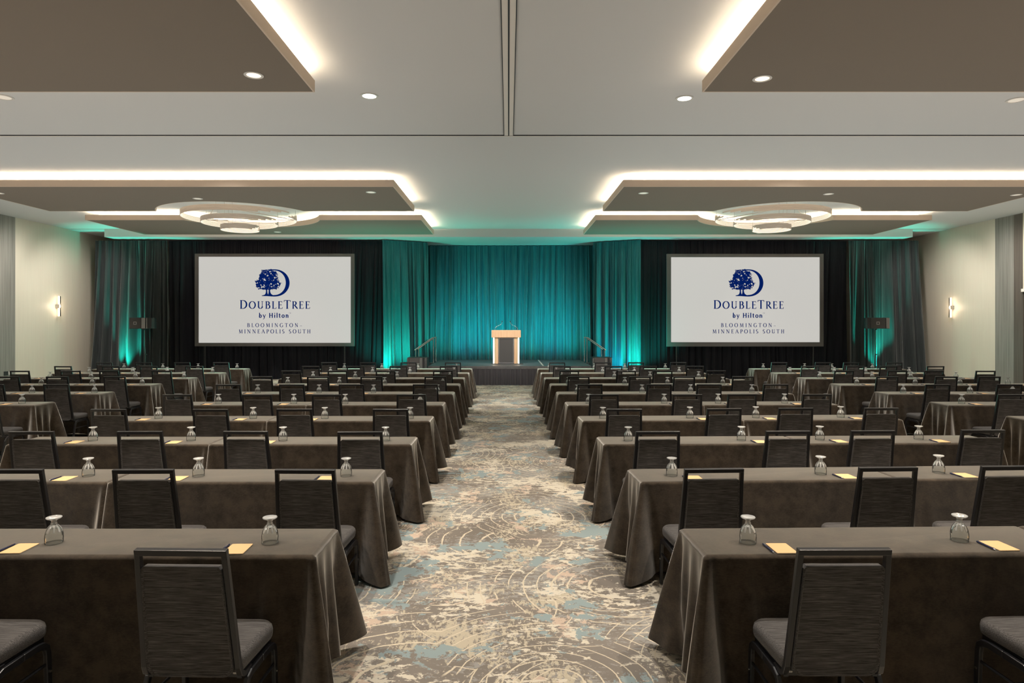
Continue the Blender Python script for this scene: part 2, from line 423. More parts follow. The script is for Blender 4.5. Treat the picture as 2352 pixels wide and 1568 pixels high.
# ------------------------------------------------------------------ dropped ceiling panels with coves
def offset(poly, d):
    n = len(poly); out = []
    area = sum(poly[i][0] * poly[(i + 1) % n][1] - poly[(i + 1) % n][0] * poly[i][1] for i in range(n))
    sgn = 1 if area > 0 else -1
    for i in range(n):
        p0, p1, p2 = Vector(poly[i - 1]), Vector(poly[i]), Vector(poly[(i + 1) % n])
        e1 = (p1 - p0).normalized(); e2 = (p2 - p1).normalized()
        n1 = Vector((-e1.y, e1.x)) * sgn; n2 = Vector((-e2.y, e2.x)) * sgn
        b = (n1 + n2).normalized(); k = d / max(0.4, b.dot(n1))
        out.append(tuple(p1 + b * k))
    return out
def arc(cx, cy, r, a0, a1, n):
    return [(cx + r * math.cos(R(a0 + (a1 - a0) * i / n)), cy + r * math.sin(R(a0 + (a1 - a0) * i / n))) for i in range(n + 1)]
XI, XO = 2.53, 12.33
CHX, CHY, CHR = 7.48, 18.03, 2.1
def panel(u, y0, y1, cut, cy, idx):
    # cut: 'far' / 'near' / None, side on which the round recess bites
    a = math.degrees(math.asin((y1 - cy) / CHR)) if cut == 'far' else (math.degrees(math.asin((y0 - cy) / CHR)) if cut == 'near' else 0)
    pts = [(XI, y0)]
    if cut == 'near': pts += arc(CHX, cy, CHR, 180 - a, a, 28)
    pts += [(XO, y0), (XO, y1)]
    if cut == 'far': pts += arc(CHX, cy, CHR, a, -180 - a, 28)
    pts += [(XI, y1)]
    poly = [(u * x, y) for x, y in pts]
    if u < 0: poly = poly[::-1]
    nm = 'trim_%d' % idx
    ins = offset(poly, 0.02)
    o = st(MB().prism(ins, ZP, ZP + 0.10), nm, M['taupe'])
    MB().band(poly, ins, ZP - 0.002, ZP + 0.15).build('fascia', M['fascia'], o)
    MB().prism(offset(poly, 0.24), ZP + 0.10, ZC - 0.0005).build('upstand', M['upstand'], o)
    MB().band(offset(poly, 0.12), offset(poly, 0.15), ZP + 0.108, ZP + 0.134).build('cove_light', M['led'], o)
k = 20
for u in (-1, 1):
    panel(u, 14.21, 17.31, 'far', CHY, k)
    panel(u, 18.76, 21.82, 'near', CHY, k + 1)
    panel(u, 5.27, 8.42, 'near', 2 * YT - CHY, k + 2)
    panel(u, 0.76, 3.82, 'far', 2 * YT - CHY, k + 3)
    k += 4
# ------------------------------------------------------------------ recessed downlights
def downlight(x, y, z, m, lab, r=0.105):
    t = thing('ceiling_downlight', lab, 'ceiling light', (x, y, z), 0, 'recessed ceiling downlights')
    MB().lathe([(r + 0.0, -0.006), (r, -0.001), (r - 0.03, -0.001), (r - 0.03, -0.006)], 28, caps=False).band(
        arc(0, 0, r, 0, 350, 35), arc(0, 0, r - 0.03, 0, 350, 35), -0.008, -0.001).build('trim_ring', M['ring_trim'], t, smooth=True)
    MB().lathe([(r - 0.03, -0.005), (r - 0.032, -0.002)], 28).build('lens', m, t)
sidew = {-1: 'left', 1: 'right'}
labs = ['glowing downlight near the inner corner of the near left dropped panel', 'glowing downlight near the inner corner of the near right dropped panel',
        'bright downlight on the pale ceiling beside the near left panel corner', 'bright downlight on the pale ceiling beside the near right panel corner',
        'downlight on the pale ceiling cut by the left picture edge', 'downlight on the pale ceiling near the right picture edge',
        'downlight near the inner front corner of the middle left dropped panel', 'downlight above the left ring chandelier on the middle left panel',
        'leftmost downlight on the middle left dropped panel', 'downlight near the inner front corner of the middle right dropped panel',
        'downlight above the right ring chandelier on the middle right panel', 'rightmost downlight on the middle right dropped panel',
        'unlit downlight on the farthest left panel beside the chandelier', 'unlit downlight on the farthest right panel beside the chandelier']
for (x, y, z, wm), lb in zip(DOWN, labs):
    m = M['lamp_warm'] if wm else (M['lamp_white'] if z == ZC and abs(x) < 3 else M['lamp_dim'])
    downlight(x, y, z, m, lb, 0.115 if z == ZP else 0.13)

# ------------------------------------------------------------------ ring chandeliers
def strip_band(r0, r1, z0, z1, a0, a1, n=64):
    mb = MB(); n = max(6, int(n * (a1 - a0) / 360))
    pts = [R(a0 + (a1 - a0) * i / n) for i in range(n + 1)]
    vs = []; fs = []
    for a in pts:
        c, s_ = math.cos(a), math.sin(a)
        vs += [(r0 * c, r0 * s_, z0), (r1 * c, r1 * s_, z0), (r1 * c, r1 * s_, z1), (r0 * c, r0 * s_, z1)]
    for i in range(n):
        for q in range(4):
            q2 = (q + 1) % 4; fs.append((i * 4 + q, i * 4 + q2, i * 4 + 4 + q2, i * 4 + 4 + q))
    fs += [(3, 2, 1, 0), tuple(n * 4 + q for q in range(4))]
    return vs, fs
def chandelier(x, y, mir, lab):
    t = thing('ring_chandelier', lab, 'chandelier', (x, y, 0), 0, 'tiered ring chandeliers')
    for (r, zt, zb, rot) in ((1.5, 5.05, 4.90, 0), (1.0, 4.90, 4.76, 25), (0.5, 4.72, 4.58, 50)):
        ns = 4; h = (zt - zb) / ns
        mt = MB(); lt = MB()
        for q in range(ns):
            z1 = zt - q * h; z0 = z1 - h * 0.93
            # metal hoop nearly all the way round, each strip beginning and ending at its own angle
            a0 = 8 + rot * 0.4 - q * 7; a1 = a0 + 340 - q * 6
            if mir: a0, a1 = 180 - a1, 180 - a0
            mt.add(*strip_band(r, r + 0.012, z0, z1, a0, a1))
            b0 = a0 + 6 + (q * 37) % 25; b1 = a1 - 4 - (q * 23) % 20
            lt.add(*strip_band(r - 0.02, r - 0.001, z0 + 0.009, z1 - 0.009, b0, b1))
            lt.add(*strip_band(r - 0.02, r - 0.001, z0 + 0.004, z1 - 0.004, b1 + 10, b0 + 345) if False else ([], []))
        g_ = mt.build('ring_tier', M['ring_metal'], t, smooth=35)
        lt.build('light_strip', M['strip'], g_, smooth=35)
    for q in range(3):
        a = R(30 + 120 * q)
        for r, zt in ((1.5, 5.04), (1.0, 4.89), (0.5, 4.71)):
            MB().tube([(r * math.cos(a), r * math.sin(a), zt - 0.02), (r * math.cos(a), r * math.sin(a), ZC)], 0.004, 6).build('suspension_wire', M['steel'], t)
    for q in range(3):
        a = R(30 + 120 * q); b = R(150 + 120 * q)
        MB().tube([(1.5 * math.cos(a), 1.5 * math.sin(a), 5.0), (1.5 * math.cos(b), 1.5 * math.sin(b), 5.0)], 0.011, 6).build('brace', M['ring_metal'], t)
    point((x, y, 4.35), 5, WARM, 0.25)
chandelier(-CHX - 0.03, CHY, False, 'three tier glowing ring chandelier hanging in the left round ceiling recess')
chandelier(CHX - 0.12, CHY, True, 'three tier glowing ring chandelier hanging in the right round ceiling recess')
for u in (-1, 1): point((u * CHX, 2 * YT - CHY, 4.62), 60, WARM, 0.35)   # their twins over the camera

# ------------------------------------------------------------------ drapes
def drape(name, p0, p1, ztop, m, lab, cat='curtain', seed=1, amp=1.0, flare0=0, flare1=0, zbot=0.01, dens=1.0):
    rnd = random.Random(seed)
    p0 = Vector(p0); p1 = Vector(p1); L = (p1 - p0).length; d = (p1 - p0) / L; nn = Vector((d.y, -d.x))
    if nn.y > 0: nn = -nn
    step = 0.014; N = int(L / step); rows = [0, 0.012, 0.03, 0.06, 0.12, 0.22, 0.35, 0.5, 0.65, 0.8, 0.9, 1.0]
    fs_ = [(rnd.uniform(6.5, 9.5) * dens, rnd.uniform(0, 6.3)) for _ in range(3)]
    fc = [(rnd.uniform(1.6, 3.4) * dens, rnd.uniform(0, 6.3)) for _ in range(3)]
    ff = [(rnd.uniform(14, 20) * dens, rnd.uniform(0, 6.3)) for _ in range(2)]
    sh = [rnd.uniform(-0.06, 0.06) for _ in range(8)]
    clefts = []; xc = 0.1
    while xc < L:
        clefts.append((xc, rnd.uniform(0.012, 0.03), rnd.uniform(0.04, 0.14) * min(amp, 1.6))); xc += rnd.uniform(0.13, 0.45)
    vs = []; fs = []
    for t in rows:
        for i in range(N + 1):
            s_ = i * L / N
            # folds lean a little towards the hem
            drift = sum(sh[q] * math.sin(s_ * (0.7 + 0.31 * q) + q) for q in range(4)) * t
            x = s_ + drift
            fine = sum(math.sin(f * 2 * PI * x * 0.9 + ph) for f, ph in ff) / 2
            mid = sum(math.sin(f * 2 * PI * x * 0.45 + ph) for f, ph in fs_) / 3
            coarse = sum(math.sin(f * 2 * PI * x * 0.45 + ph) for f, ph in fc) / 3
            mid = math.copysign(abs(mid) ** 0.7, mid)
            off = amp * (0.010 * fine * (1.2 - t) + 0.050 * mid * (0.25 + 0.75 * min(1, t * 3 + 0.15)) + 0.115 * coarse * min(1, t * 1.6))
            cl = sum(dp * math.exp(-((x - xc) / wd) ** 2) for xc, wd, dp in clefts if abs(x - xc) < 0.12)
            off -= cl * min(1, 0.25 + t * 3)
            ex = 0
            if flare0: ex -= flare0 * (t ** 1.5) * max(0, 1 - s_ / 1.0)
            if flare1: ex += flare1 * (t ** 1.5) * max(0, 1 - (L - s_) / 1.0)
            q = p0 + d * (s_ + ex) + nn * (off + 0.02)
            z = ztop + (zbot - ztop) * t
            if t == 0: z += 0.006 * math.sin(s_ * 90)
            vs.append((q.x, q.y, z))
    for r_ in range(len(rows) - 1):
        for i in range(N):
            a = r_ * (N + 1) + i; fs.append((a, a + 1, a + N + 2, a + N + 1))
    o = MB().add(vs, fs).build(name, m, smooth='all')
    return tag(o, lab, cat)
drape('charcoal_drape', (-14.72, 22.95), (-12.15, 22.95), 4.94, M['grey_drape'], 'charcoal floor length drape lit teal from below, beside the left wall', seed=11, flare0=0.25, amp=2.2)
drape('black_drape', (-12.15, 23.08), (-4.50, 23.08), 4.94, M['black_drape'], 'black drape hanging behind the left projection screen', seed=12)
drape('teal_drape', (-4.50, 22.95), (-2.98, 23.7), 4.97, M['teal_drape'], 'teal lit drape between the left black drape and the stage', seed=13, amp=2.0)
drape('teal_drape', (-3.3, 24.75), (-0.05, 24.8), 4.98, M['teal_drape'], 'teal lit backdrop drape behind the left half of the stage', seed=14, amp=1.9)
drape('teal_drape', (-0.05, 24.8), (3.45, 24.75), 4.98, M['teal_drape'], 'teal lit backdrop drape behind the right half of the stage', seed=15, amp=1.9)
drape('teal_drape', (3.12, 23.7), (4.71, 22.95), 4.97, M['teal_drape'], 'teal lit drape between the stage and the right black drape', seed=16, amp=2.0)
drape('black_drape', (4.71, 23.08), (12.10, 23.08), 4.94, M['black_drape'], 'black drape hanging behind the right projection screen', seed=17)
drape('charcoal_drape', (12.10, 22.95), (14.62, 22.95), 4.94, M['grey_drape'], 'charcoal floor length drape lit teal from below, beside the right wall', seed=18, flare1=0.22, amp=2.2)

# ------------------------------------------------------------------ lettering made of strokes
TH, TN = 0.165, 0.068
def ell(cx, cy, rx, ry, a0, a1, n=22):
    return ('c', [(cx + rx * math.cos(R(a0 + (a1 - a0) * i / n)), cy + ry * math.sin(R(a0 + (a1 - a0) * i / n))) for i in range(n + 1)])
def ln(a, b, w): return ('l', [a, b], w)
def stem(x, y0=0, y1=1, s0=True, s1=True, w=None, sw=0.13):
    r = [ln((x, y0), (x, y1), w or TH)]
    if s0: r.append(ln((x - sw, y0 + 0.02), (x + sw, y0 + 0.02), TN))
    if s1: r.append(ln((x - sw, y1 - 0.02), (x + sw, y1 - 0.02), TN))
    return r
G = {
 'I': (0.36, stem(0.18)), 'H': (0.92, stem(0.2) + stem(0.72) + [ln((0.2, 0.52), (0.72, 0.52), TN)]),
 'T': (0.80, stem(0.4, s1=False) + [ln((0.04, 0.98), (0.76, 0.98), TN), ln((0.05, 1), (0.03, 0.8), TN), ln((0.75, 1), (0.77, 0.8), TN)]),
 'E': (0.70, stem(0.2) + [ln((0.2, 0.98), (0.6, 0.98), TN), ln((0.2, 0.53), (0.5, 0.53), TN), ln((0.2, 0.02), (0.64, 0.02), TN), ln((0.6, 1), (0.61, 0.82), TN), ln((0.5, 0.6), (0.5, 0.45), TN), ln((0.63, 0), (0.67, 0.2), TN)]),
 'L': (0.66, stem(0.2) + [ln((0.2, 0.02), (0.6, 0.02), TN), ln((0.6, 0), (0.64, 0.2), TN)]),
 'D': (0.95, stem(0.2) + [ln((0.2, 0.98), (0.4, 0.98), TN), ln((0.2, 0.02), (0.4, 0.02), TN), ell(0.4, 0.5, 0.44, 0.48, 90, -90)]),
 'O': (1.0, [ell(0.5, 0.5, 0.40, 0.49, 0, 360, 36)]),
 'B': (0.76, stem(0.2) + [ln((0.2, 0.98), (0.38, 0.98), TN), ln((0.2, 0.53), (0.42, 0.53), TN), ln((0.2, 0.02), (0.42, 0.02), TN), ell(0.38, 0.755, 0.2, 0.225, 90, -90), ell(0.42, 0.275, 0.24, 0.255, 90, -90)]),
 'P': (0.70, stem(0.2) + [ln((0.2, 0.98), (0.38, 0.98), TN), ln((0.2, 0.48), (0.38, 0.48), TN), ell(0.38, 0.73, 0.23, 0.25, 90, -90)]),
 'R': (0.80, stem(0.2) + [ln((0.2, 0.98), (0.38, 0.98), TN), ln((0.2, 0.5), (0.38, 0.5), TN), ell(0.38, 0.74, 0.22, 0.24, 90, -90), ln((0.38, 0.5), (0.76, 0.03), TH), ln((0.7, 0.02), (0.86, 0.02), TN)]),
 'U': (0.92, stem(0.2, 0.3, 1, s0=False) + [('c', [(0.2, 0.32)] + ell(0.46, 0.3, 0.26, 0.28, 180, 360)[1])] + stem(0.72, 0.3, 1, s0=False, w=TN * 1.2)),
 'G': (0.98, [ell(0.5, 0.5, 0.40, 0.49, 48, 318, 30), ln((0.8, 0.08), (0.8, 0.42), TH), ln((0.66, 0.42), (0.92, 0.42), TN)]),
 'M': (1.14, [ln((0.2, 0), (0.24, 1), TN * 1.2), ln((0.24, 1), (0.56, 0.06), TH), ln((0.56, 0.06), (0.88, 1), TN), ln((0.88, 1), (0.94, 0), TH), ln((0.08, 0.02), (0.32, 0.02), TN), ln((0.8, 0.02), (1.07, 0.02), TN), ln((0.12, 0.98), (0.26, 0.98), TN), ln((0.86, 0.98), (1.0, 0.98), TN)]),
 'N': (1.0, [ln((0.2, 0), (0.2, 1), TN * 1.2), ln((0.2, 1), (0.8, 0.02), TH), ln((0.8, 0), (0.8, 1), TN * 1.2), ln((0.08, 0.02), (0.32, 0.02), TN), ln((0.08, 0.98), (0.24, 0.98), TN), ln((0.68, 0.98), (0.92, 0.98), TN)]),
 'A': (0.92, [ln((0.12, 0), (0.45, 1), TN * 1.2), ln((0.45, 1), (0.82, 0), TH), ln((0.24, 0.36), (0.66, 0.36), TN), ln((0.02, 0.02), (0.24, 0.02), TN), ln((0.68, 0.02), (0.94, 0.02), TN)]),
 'S': (0.62, [('c', ell(0.31, 0.74, 0.19, 0.24, 35, 270, 16)[1] + ell(0.31, 0.26, 0.21, 0.24, 90, -150, 18)[1][1:])]),
 '-': (0.62, [ln((0.04, 0.3), (0.58, 0.3), TN)]), ' ': (0.45, []),
}
BT = 0.205
def bl(a, b, w=BT): return ('l', [a, b], w)
GB = {
 'b': (0.62, [bl((0.14, 0), (0.14, 1.05)), ('b', ell(0.3, 0.34, 0.2, 0.29, 0, 360, 24)[1])]),
 'y': (0.60, [bl((0.06, 0.70), (0.32, 0.04), 0.17), bl((0.56, 0.70), (0.22, -0.22), 0.13), bl((0.05, -0.26), (0.24, -0.24), 0.1)]),
 'H': (0.86, [bl((0.16, 0), (0.16, 1)), bl((0.70, 0), (0.70, 1)), bl((0.16, 0.52), (0.70, 0.52), 0.13), bl((0.03, 0.03), (0.29, 0.03), 0.07), bl((0.03, 0.97), (0.29, 0.97), 0.07), bl((0.57, 0.03), (0.83, 0.03), 0.07), bl((0.57, 0.97), (0.83, 0.97), 0.07)]),
 'i': (0.30, [bl((0.15, 0), (0.15, 0.68)), bl((0.15, 0.84), (0.15, 1.02), 0.19)]),
 'l': (0.30, [bl((0.15, 0), (0.15, 1.05))]),
 't': (0.42, [bl((0.18, 0.1), (0.18, 0.9)), bl((0.02, 0.64), (0.38, 0.64), 0.12), bl((0.14, 0.06), (0.38, 0.06), 0.12)]),
 'o': (0.64, [('b', ell(0.32, 0.34, 0.23, 0.29, 0, 360, 24)[1])]),
 'n': (0.64, [bl((0.14, 0), (0.14, 0.68)), ('b', ell(0.32, 0.40, 0.18, 0.22, 160, 0, 14)[1]), bl((0.50, 0), (0.50, 0.42))]),
 ' ': (0.3, []), 'T': (0.7, [bl((0.35, 0), (0.35, 1), 0.1), bl((0.05, 0.95), (0.65, 0.95), 0.1)]),
 'M': (0.9, [bl((0.1, 0), (0.1, 1), 0.1), bl((0.1, 1), (0.45, 0.2), 0.1), bl((0.45, 0.2), (0.8, 1), 0.1), bl((0.8, 0), (0.8, 1), 0.1)]),
}
def stroke(mb, pts, wfun):
    pts = [Vector(p) for p in pts]; n = len(pts); vs = []
    closed = (pts[0] - pts[-1]).length < 1e-4 and n > 3
    for i, p in enumerate(pts):
        if closed: a, b = pts[(i - 1) % (n - 1)], pts[(i + 1) % (n - 1)]
        else: a, b = pts[max(i - 1, 0)], pts[min(i + 1, n - 1)]
        d = (b - a).normalized(); q = Vector((-d.y, d.x)); w_ = wfun(d) / 2
        vs += [p + q * w_, p - q * w_]
    k = len(mb.v); mb.v += [tuple(v_) for v_ in vs]
    for i in range(n - 1): mb.f.append((k + 2 * i, k + 2 * i + 1, k + 2 * i + 3, k + 2 * i + 2))
class Flat:
    def __init__(s): s.v = []; s.f = []
def text(fl, s, x0, x1, base, cap, bold=False, big=None, smallcap=1.0):
    gl = GB if bold else G
    sz = [cap if (big is None or i in big) else cap * smallcap for i in range(len(s))]
    nat = sum(gl[c][0] * h for c, h in zip(s, sz)); k = 1.0; extra = (x1 - x0 - nat) / max(1, len(s) - 1)
    if extra < 0: k = (x1 - x0) / nat; extra = 0
    x = x0
    for c, h in zip(s, sz):
        adv, st_ = gl[c]
        for it in st_:
            tmp = Flat(); wl_ = it[2] if it[0] == 'l' else None
            if it[0] == 'l': stroke(tmp, it[1], lambda d, w_=wl_: w_)
            elif it[0] == 'c': stroke(tmp, it[1], lambda d: TN + (TH * 1.12 - TN) * abs(d.y) ** 1.3)
            else: stroke(tmp, it[1], lambda d: 0.12 + 0.085 * abs(d.y))
            kk = len(fl.v); fl.v += [(x + vx * h * k, base - vy * h) for vx, vy in tmp.v]; fl.f += [tuple(kk + i for i in f) for f in tmp.f]
        x += adv * h * k + extra
def screen(px0, px1, py0, py1, ipx0, ipx1, ipy0, ipy1, shift, side):
    D = 22.72; q = D / F
    X = lambda p: (p - CX) * q
    Z = lambda p: CZ - (p - HY) * q
    cx = X((px0 + px1) / 2)
    t = thing('projection_screen', 'large white projection screen in grey frame with a blue tree logo, %s of the stage' % side, 'screen', (cx, D, 0), 0, 'projection screens beside the stage')
    a = (X(px0) - cx, Z(py1)); b = (X(px1) - cx, Z(py0)); ia = (X(ipx0) - cx, Z(ipy1)); ib = (X(ipx1) - cx, Z(ipy0))
    o_ = [(a[0], a[1]), (b[0], a[1]), (b[0], b[1]), (a[0], b[1])]; i_ = [(ia[0], ia[1]), (ib[0], ia[1]), (ib[0], ib[1]), (ia[0], ib[1])]
    mb = MB().band(o_, i_, -0.03, 0.05)
    mb.v = [(x, z, y) for x, y, z in mb.v]
    mb.build('frame', M['screen_frame'], t, bevel=0.008)
    sc = MB().bbox((ia[0] - 0.01, 0.0, ia[1] - 0.01), (ib[0] + 0.01, 0.03, ib[1] + 0.01)).build('screen_surface', M['screen'], t)
    for sx in (-1, 1):
        xx = sx * (b[0] - 0.35)
        MB().bbox((xx - 0.02, 0.0, 0.03), (xx + 0.02, 0.045, a[1] + 0.02)).bbox((xx - 0.025, -0.30, 0.0), (xx + 0.025, 0.12, 0.03)).build('leg', M['black_plastic'], t)
    def put(fl, name, dy):
        mb = MB(); mb.v = [(X(x + shift) - cx, dy, Z(y)) for x, y in fl.v]; mb.f = fl.f
        me = bpy.data.meshes.new(name); me.from_pydata(mb.v, [], mb.f); me.materials.append(M['navy'])
        o = bpy.data.objects.new(name, me); COL.objects.link(o); o.parent = sc; return o
    s8 = 220 / 1916.0
    tx = lambda x, y: (520 + x * s8, 600 + y * s8)
    # letters
    for args, kw in ((('DOUBLETREE', 550.2, 712.2, 708.6, 19.3), dict(big=(0, 6), smallcap=0.865)),
                     (('by Hilton', 594.8, 663, 729.6, 11.0), dict(bold=True)), (('TM', 663.2, 668.4, 720.2, 2.6), dict(bold=True)),
                     (('BLOOMINGTON-', 567.5, 694, 750.8, 8.6), {}), (('MINNEAPOLIS SOUTH', 548.0, 713.5, 765.2, 8.8), {})):
        fl = Flat(); text(fl, *args, **kw); put(fl, 'text_line', -0.004)
    # emblem: a bowl of a D and a tree
    fl = Flat()
    def poly(pts):
        k = len(fl.v); fl.v += [tx(*p) for p in pts]; fl.f.append(tuple(range(k, k + len(pts))))
    n_ = 40; outer = []; inner = []
    for i in range(n_ + 1):
        a_ = R(90 - 180 * i / n_)
        outer.append((958 + 307 * math.cos(a_) ** 0.92 if math.cos(a_) > 0 else 958, 432 - 272 * math.sin(a_)))
        inner.append((952 + 236 * math.cos(a_) ** 0.92 if math.cos(a_) > 0 else 952, 428 - 245 * math.sin(a_)))
    for i in range(n_): poly([outer[i], outer[i + 1], inner[i + 1], inner[i]])
    poly([(880, 160), (960, 160), (960, 184), (880, 186)])
    # roots and two stems
    bl_ = [(712, 680), (760, 672), (785, 640), (792, 560)]; br_ = [(818, 560), (822, 630), (832, 662)]
    poly([(708, 682), (712, 694), (833, 694), (833, 664), (822, 632), (816, 550), (788, 550), (792, 600), (786, 640), (768, 665), (742, 675)])
    poly([(833, 694), (960, 704), (960, 678), (925, 672), (895, 650), (878, 610), (874, 550), (846, 550), (844, 630), (833, 664)])
    poly([(712, 694), (833, 694), (960, 704), (900, 702), (820, 696)])
    rnd = random.Random(5)
    crown = [(720, 180), (900, 160), (925, 205), (985, 205), (1015, 260), (1025, 330), (1050, 390), (1085, 440), (1070, 490), (1040, 530), (1000, 552), (930, 556), (870, 560), (800, 560), (730, 556), (640, 550), (605, 500), (585, 400), (630, 380), (655, 350), (665, 270), (700, 240)]
    def inside(x, y):
        c_ = False; j = len(crown) - 1
        for i in range(len(crown)):
            xi, yi = crown[i]; xj, yj = crown[j]
            if (yi > y) != (yj > y) and x < (xj - xi) * (y - yi) / (yj - yi) + xi: c_ = not c_
            j = i
        return c_
    holes = [(rnd.uniform(620, 1060), rnd.uniform(200, 540), rnd.uniform(6, 13)) for _ in range(26)]
    cnt = 0
    while cnt < 1900:
        x, y = rnd.uniform(575, 1095), rnd.uniform(150, 570)
        r_ = rnd.uniform(7, 15)
        if not inside(x, y): continue
        if any((x - hx) ** 2 + (y - hy) ** 2 < (hr + r_ * 0.8) ** 2 for hx, hy, hr in holes): continue
        m_ = 5; a0 = rnd.uniform(0, 6)
        poly([(x + r_ * rnd.uniform(0.55, 1.25) * math.cos(a0 + 2 * PI * i / m_), y + r_ * rnd.uniform(0.55, 1.25) * math.sin(a0 + 2 * PI * i / m_)) for i in range(m_)])
        cnt += 1
    for (x, y) in crown:
        for _ in range(5):
            u_, v_ = x + rnd.uniform(-16, 16), y + rnd.uniform(-12, 12)
            poly([(u_ + rnd.uniform(5, 10) * math.cos(2 * PI * i / 5), v_ + rnd.uniform(5, 10) * math.sin(2 * PI * i / 5)) for i in range(5)])
    put(fl, 'tree_emblem', -0.004)
screen(448, 814.5, 582.5, 795, 456.5, 806, 589.5, 787, 0, 'left')
screen(1531, 1891, 583, 795.5, 1541, 1882.5, 590.5, 785.5, 1088, 'right')

# ------------------------------------------------------------------ stage
SX0, SX1, SY0, SY1, SZ = -2.60, 2.70, 20.8, 24.44, 0.615
t = thing('stage_platform', 'low grey stage platform with pleated black skirt in front of the teal backdrop', 'stage', ((SX0 + SX1) / 2, SY0, 0))
cxs = (SX0 + SX1) / 2
MB().bbox((SX0 - cxs, 0, SZ - 0.10), (SX1 - cxs, SY1 - SY0, SZ)).build('deck', M['deck'], t, bevel=0.006)
MB().bbox((1.05, 0.1, SZ), (1.10, SY1 - SY0 - 0.1, SZ + 0.003)).build('joint_strip', M['tape'], t)
sk = MB(); L = SX1 - SX0; N = 420; vs = []
for tt in (0, 0.3, 0.7, 1):
    for i in range(N + 1):
        x = i * L / N
        vs.append((SX0 - cxs + x, 0.02 - (0.012 + 0.022 * tt) * (1 + math.sin(x * 38 + 1.5 * math.sin(x * 5))) - 0.02 * tt, SZ - 0.09 - (SZ - 0.095) * tt))
sk.add(vs, [(r_ * (N + 1) + i, r_ * (N + 1) + i + 1, (r_ + 1) * (N + 1) + i + 1, (r_ + 1) * (N + 1) + i) for r_ in range(3) for i in range(N)])
sk.build('skirt', M['stage_skirt'], t, smooth='all')
for u, x in ((-1, SX0 - cxs + 0.01), (1, SX1 - cxs - 0.01)):
    MB().bbox((x - 0.01, 0.03, 0.005), (x + 0.01, SY1 - SY0, SZ - 0.1)).build('side_panel', M['stage_skirt'], t)

def stairs(u, xs, lab):
    # steps rise towards the stage side, two handrails
    t = thing('stage_stairs', lab, 'stairs', (xs, 22.9, 0), 0, 'steps at the stage sides')
    for k_ in range(3):
        x0 = 0.05 + k_ * 0.26; z = SZ - 0.01 - 0.2 * k_ - 0.02
        MB().bbox((u * x0, -0.38, z - 0.04), (u * (x0 + 0.28), 0.38, z)).build('step', M['deck'], t)
    for yy in (-0.39, 0.39):
        mb = MB().bar([(u * 0.04, yy, SZ - 0.04), (u * 0.80, yy, 0.05)], 0.03, 0.12, (0, 1, 0)); mb.build('stringer', M['black_metal'], t)
        MB().tube([(u * -0.04, yy, 1.50), (u * 0.02, yy, 1.49), (u * 0.64, yy, 1.06)], 0.021, 8).build('handrail', M['chrome'], t, smooth=True)
        MB().tube([(u * -0.02, yy, SZ + 0.001), (u * -0.02, yy, 1.49)], 0.017, 8).build('rail_post', M['chrome'], t, smooth=True)
        MB().tube([(u * 0.60, yy, 0.02), (u * 0.60, yy, 1.085)], 0.017, 8).build('rail_post', M['chrome'], t, smooth=True)
stairs(-1, -2.64, 'steps with chrome handrails at the left side of the stage')
stairs(1, 2.76, 'steps with chrome handrails at the right side of the stage')
def case(px0, px1, u, lab):
    D = 20.55; x0, x1 = (px0 - CX) * D / F, (px1 - CX) * D / F
    h = CZ - (821 - HY) * D / F; w_ = x1 - x0
    t = thing('speaker_cabinet', lab, 'speaker', ((x0 + x1) / 2, D, 0), 0, 'low speaker cabinets beside the stage')
    MB().bbox((-w_ / 2, 0.02, 0), (w_ / 2, 0.6, h)).build('cabinet', M['black_plastic'], t, bevel=0.01)
    a = -w_ / 2 if u < 0 else -w_ / 2
    MB().bbox((a + 0.07, 0.0, 0.06), (a + w_ * 0.60, 0.02, h - 0.01)).build('grille', M['screen_frame'], t)
    MB().bbox((a + 0.0, 0.0, 0.06), (a + 0.055, 0.02, h - 0.02)).build('edge_trim', M['silver'], t)
    MB().bbox((a + w_ * 0.62, 0.0, 0.06), (a + w_ * 0.76, 0.02, h - 0.01)).build('edge_trim', M['steel'], t)
    MB().bbox((a + w_ * 0.88, 0.0, 0.06), (a + w_ * 0.98, 0.02, h - 0.01)).build('edge_trim', M['silver'], t)
case(935, 981, -1, 'grey fronted cabinet with silver edges left of the stage')
case(1361, 1406, 1, 'grey fronted cabinet with silver edges right of the stage')

# lectern
t = thing('lectern', 'light maple lectern with black front panel and lit edges on the stage', 'lectern', (-0.08, 21.95, SZ))
MB().bbox((-0.495, -0.25, 0.90), (0.495, 0.28, 1.15)).build('reading_desk', M['maple'], t, bevel=0.008)
for u in (-1, 1):
    pts = [(u * 0.27, -0.19), (u * 0.27, 0.2), (u * 0.40, 0.2), (u * 0.40, -0.12), (u * 0.385, -0.17), (u * 0.34, -0.205)]
    MB().prism(pts if u > 0 else pts[::-1], 0.01, 0.90).build('side_column', M['maple'], t, smooth=30)
    MB().bbox((u * 0.405, -0.13, 0.02), (u * 0.445, 0.18, 0.90)).build('edge_light', M['lectern_glow'], t)
MB().bbox((-0.26, -0.16, 0.03), (0.26, 0.15, 0.895)).build('body', M['maple'], t)
MB().bbox((-0.235, -0.185, 0.055), (0.235, -0.16, 0.87)).build('front_panel', M['grille'], t)
pt = MB().band([(-0.255, 0.03), (0.255, 0.03), (0.255, 0.89), (-0.255, 0.89)], [(-0.232, 0.055), (0.232, 0.055), (0.232, 0.868), (-0.232, 0.868)], 0.165, 0.195).build('panel_trim', M['silver'], t)
me = pt.data
for v_ in me.vertices: v_.co = (v_.co.x, -v_.co.z, v_.co.y)
MB().bbox((-0.50, -0.23, 0.0), (0.58, 0.25, 0.02)).build('base', M['black_plastic'], t, bevel=0.005)
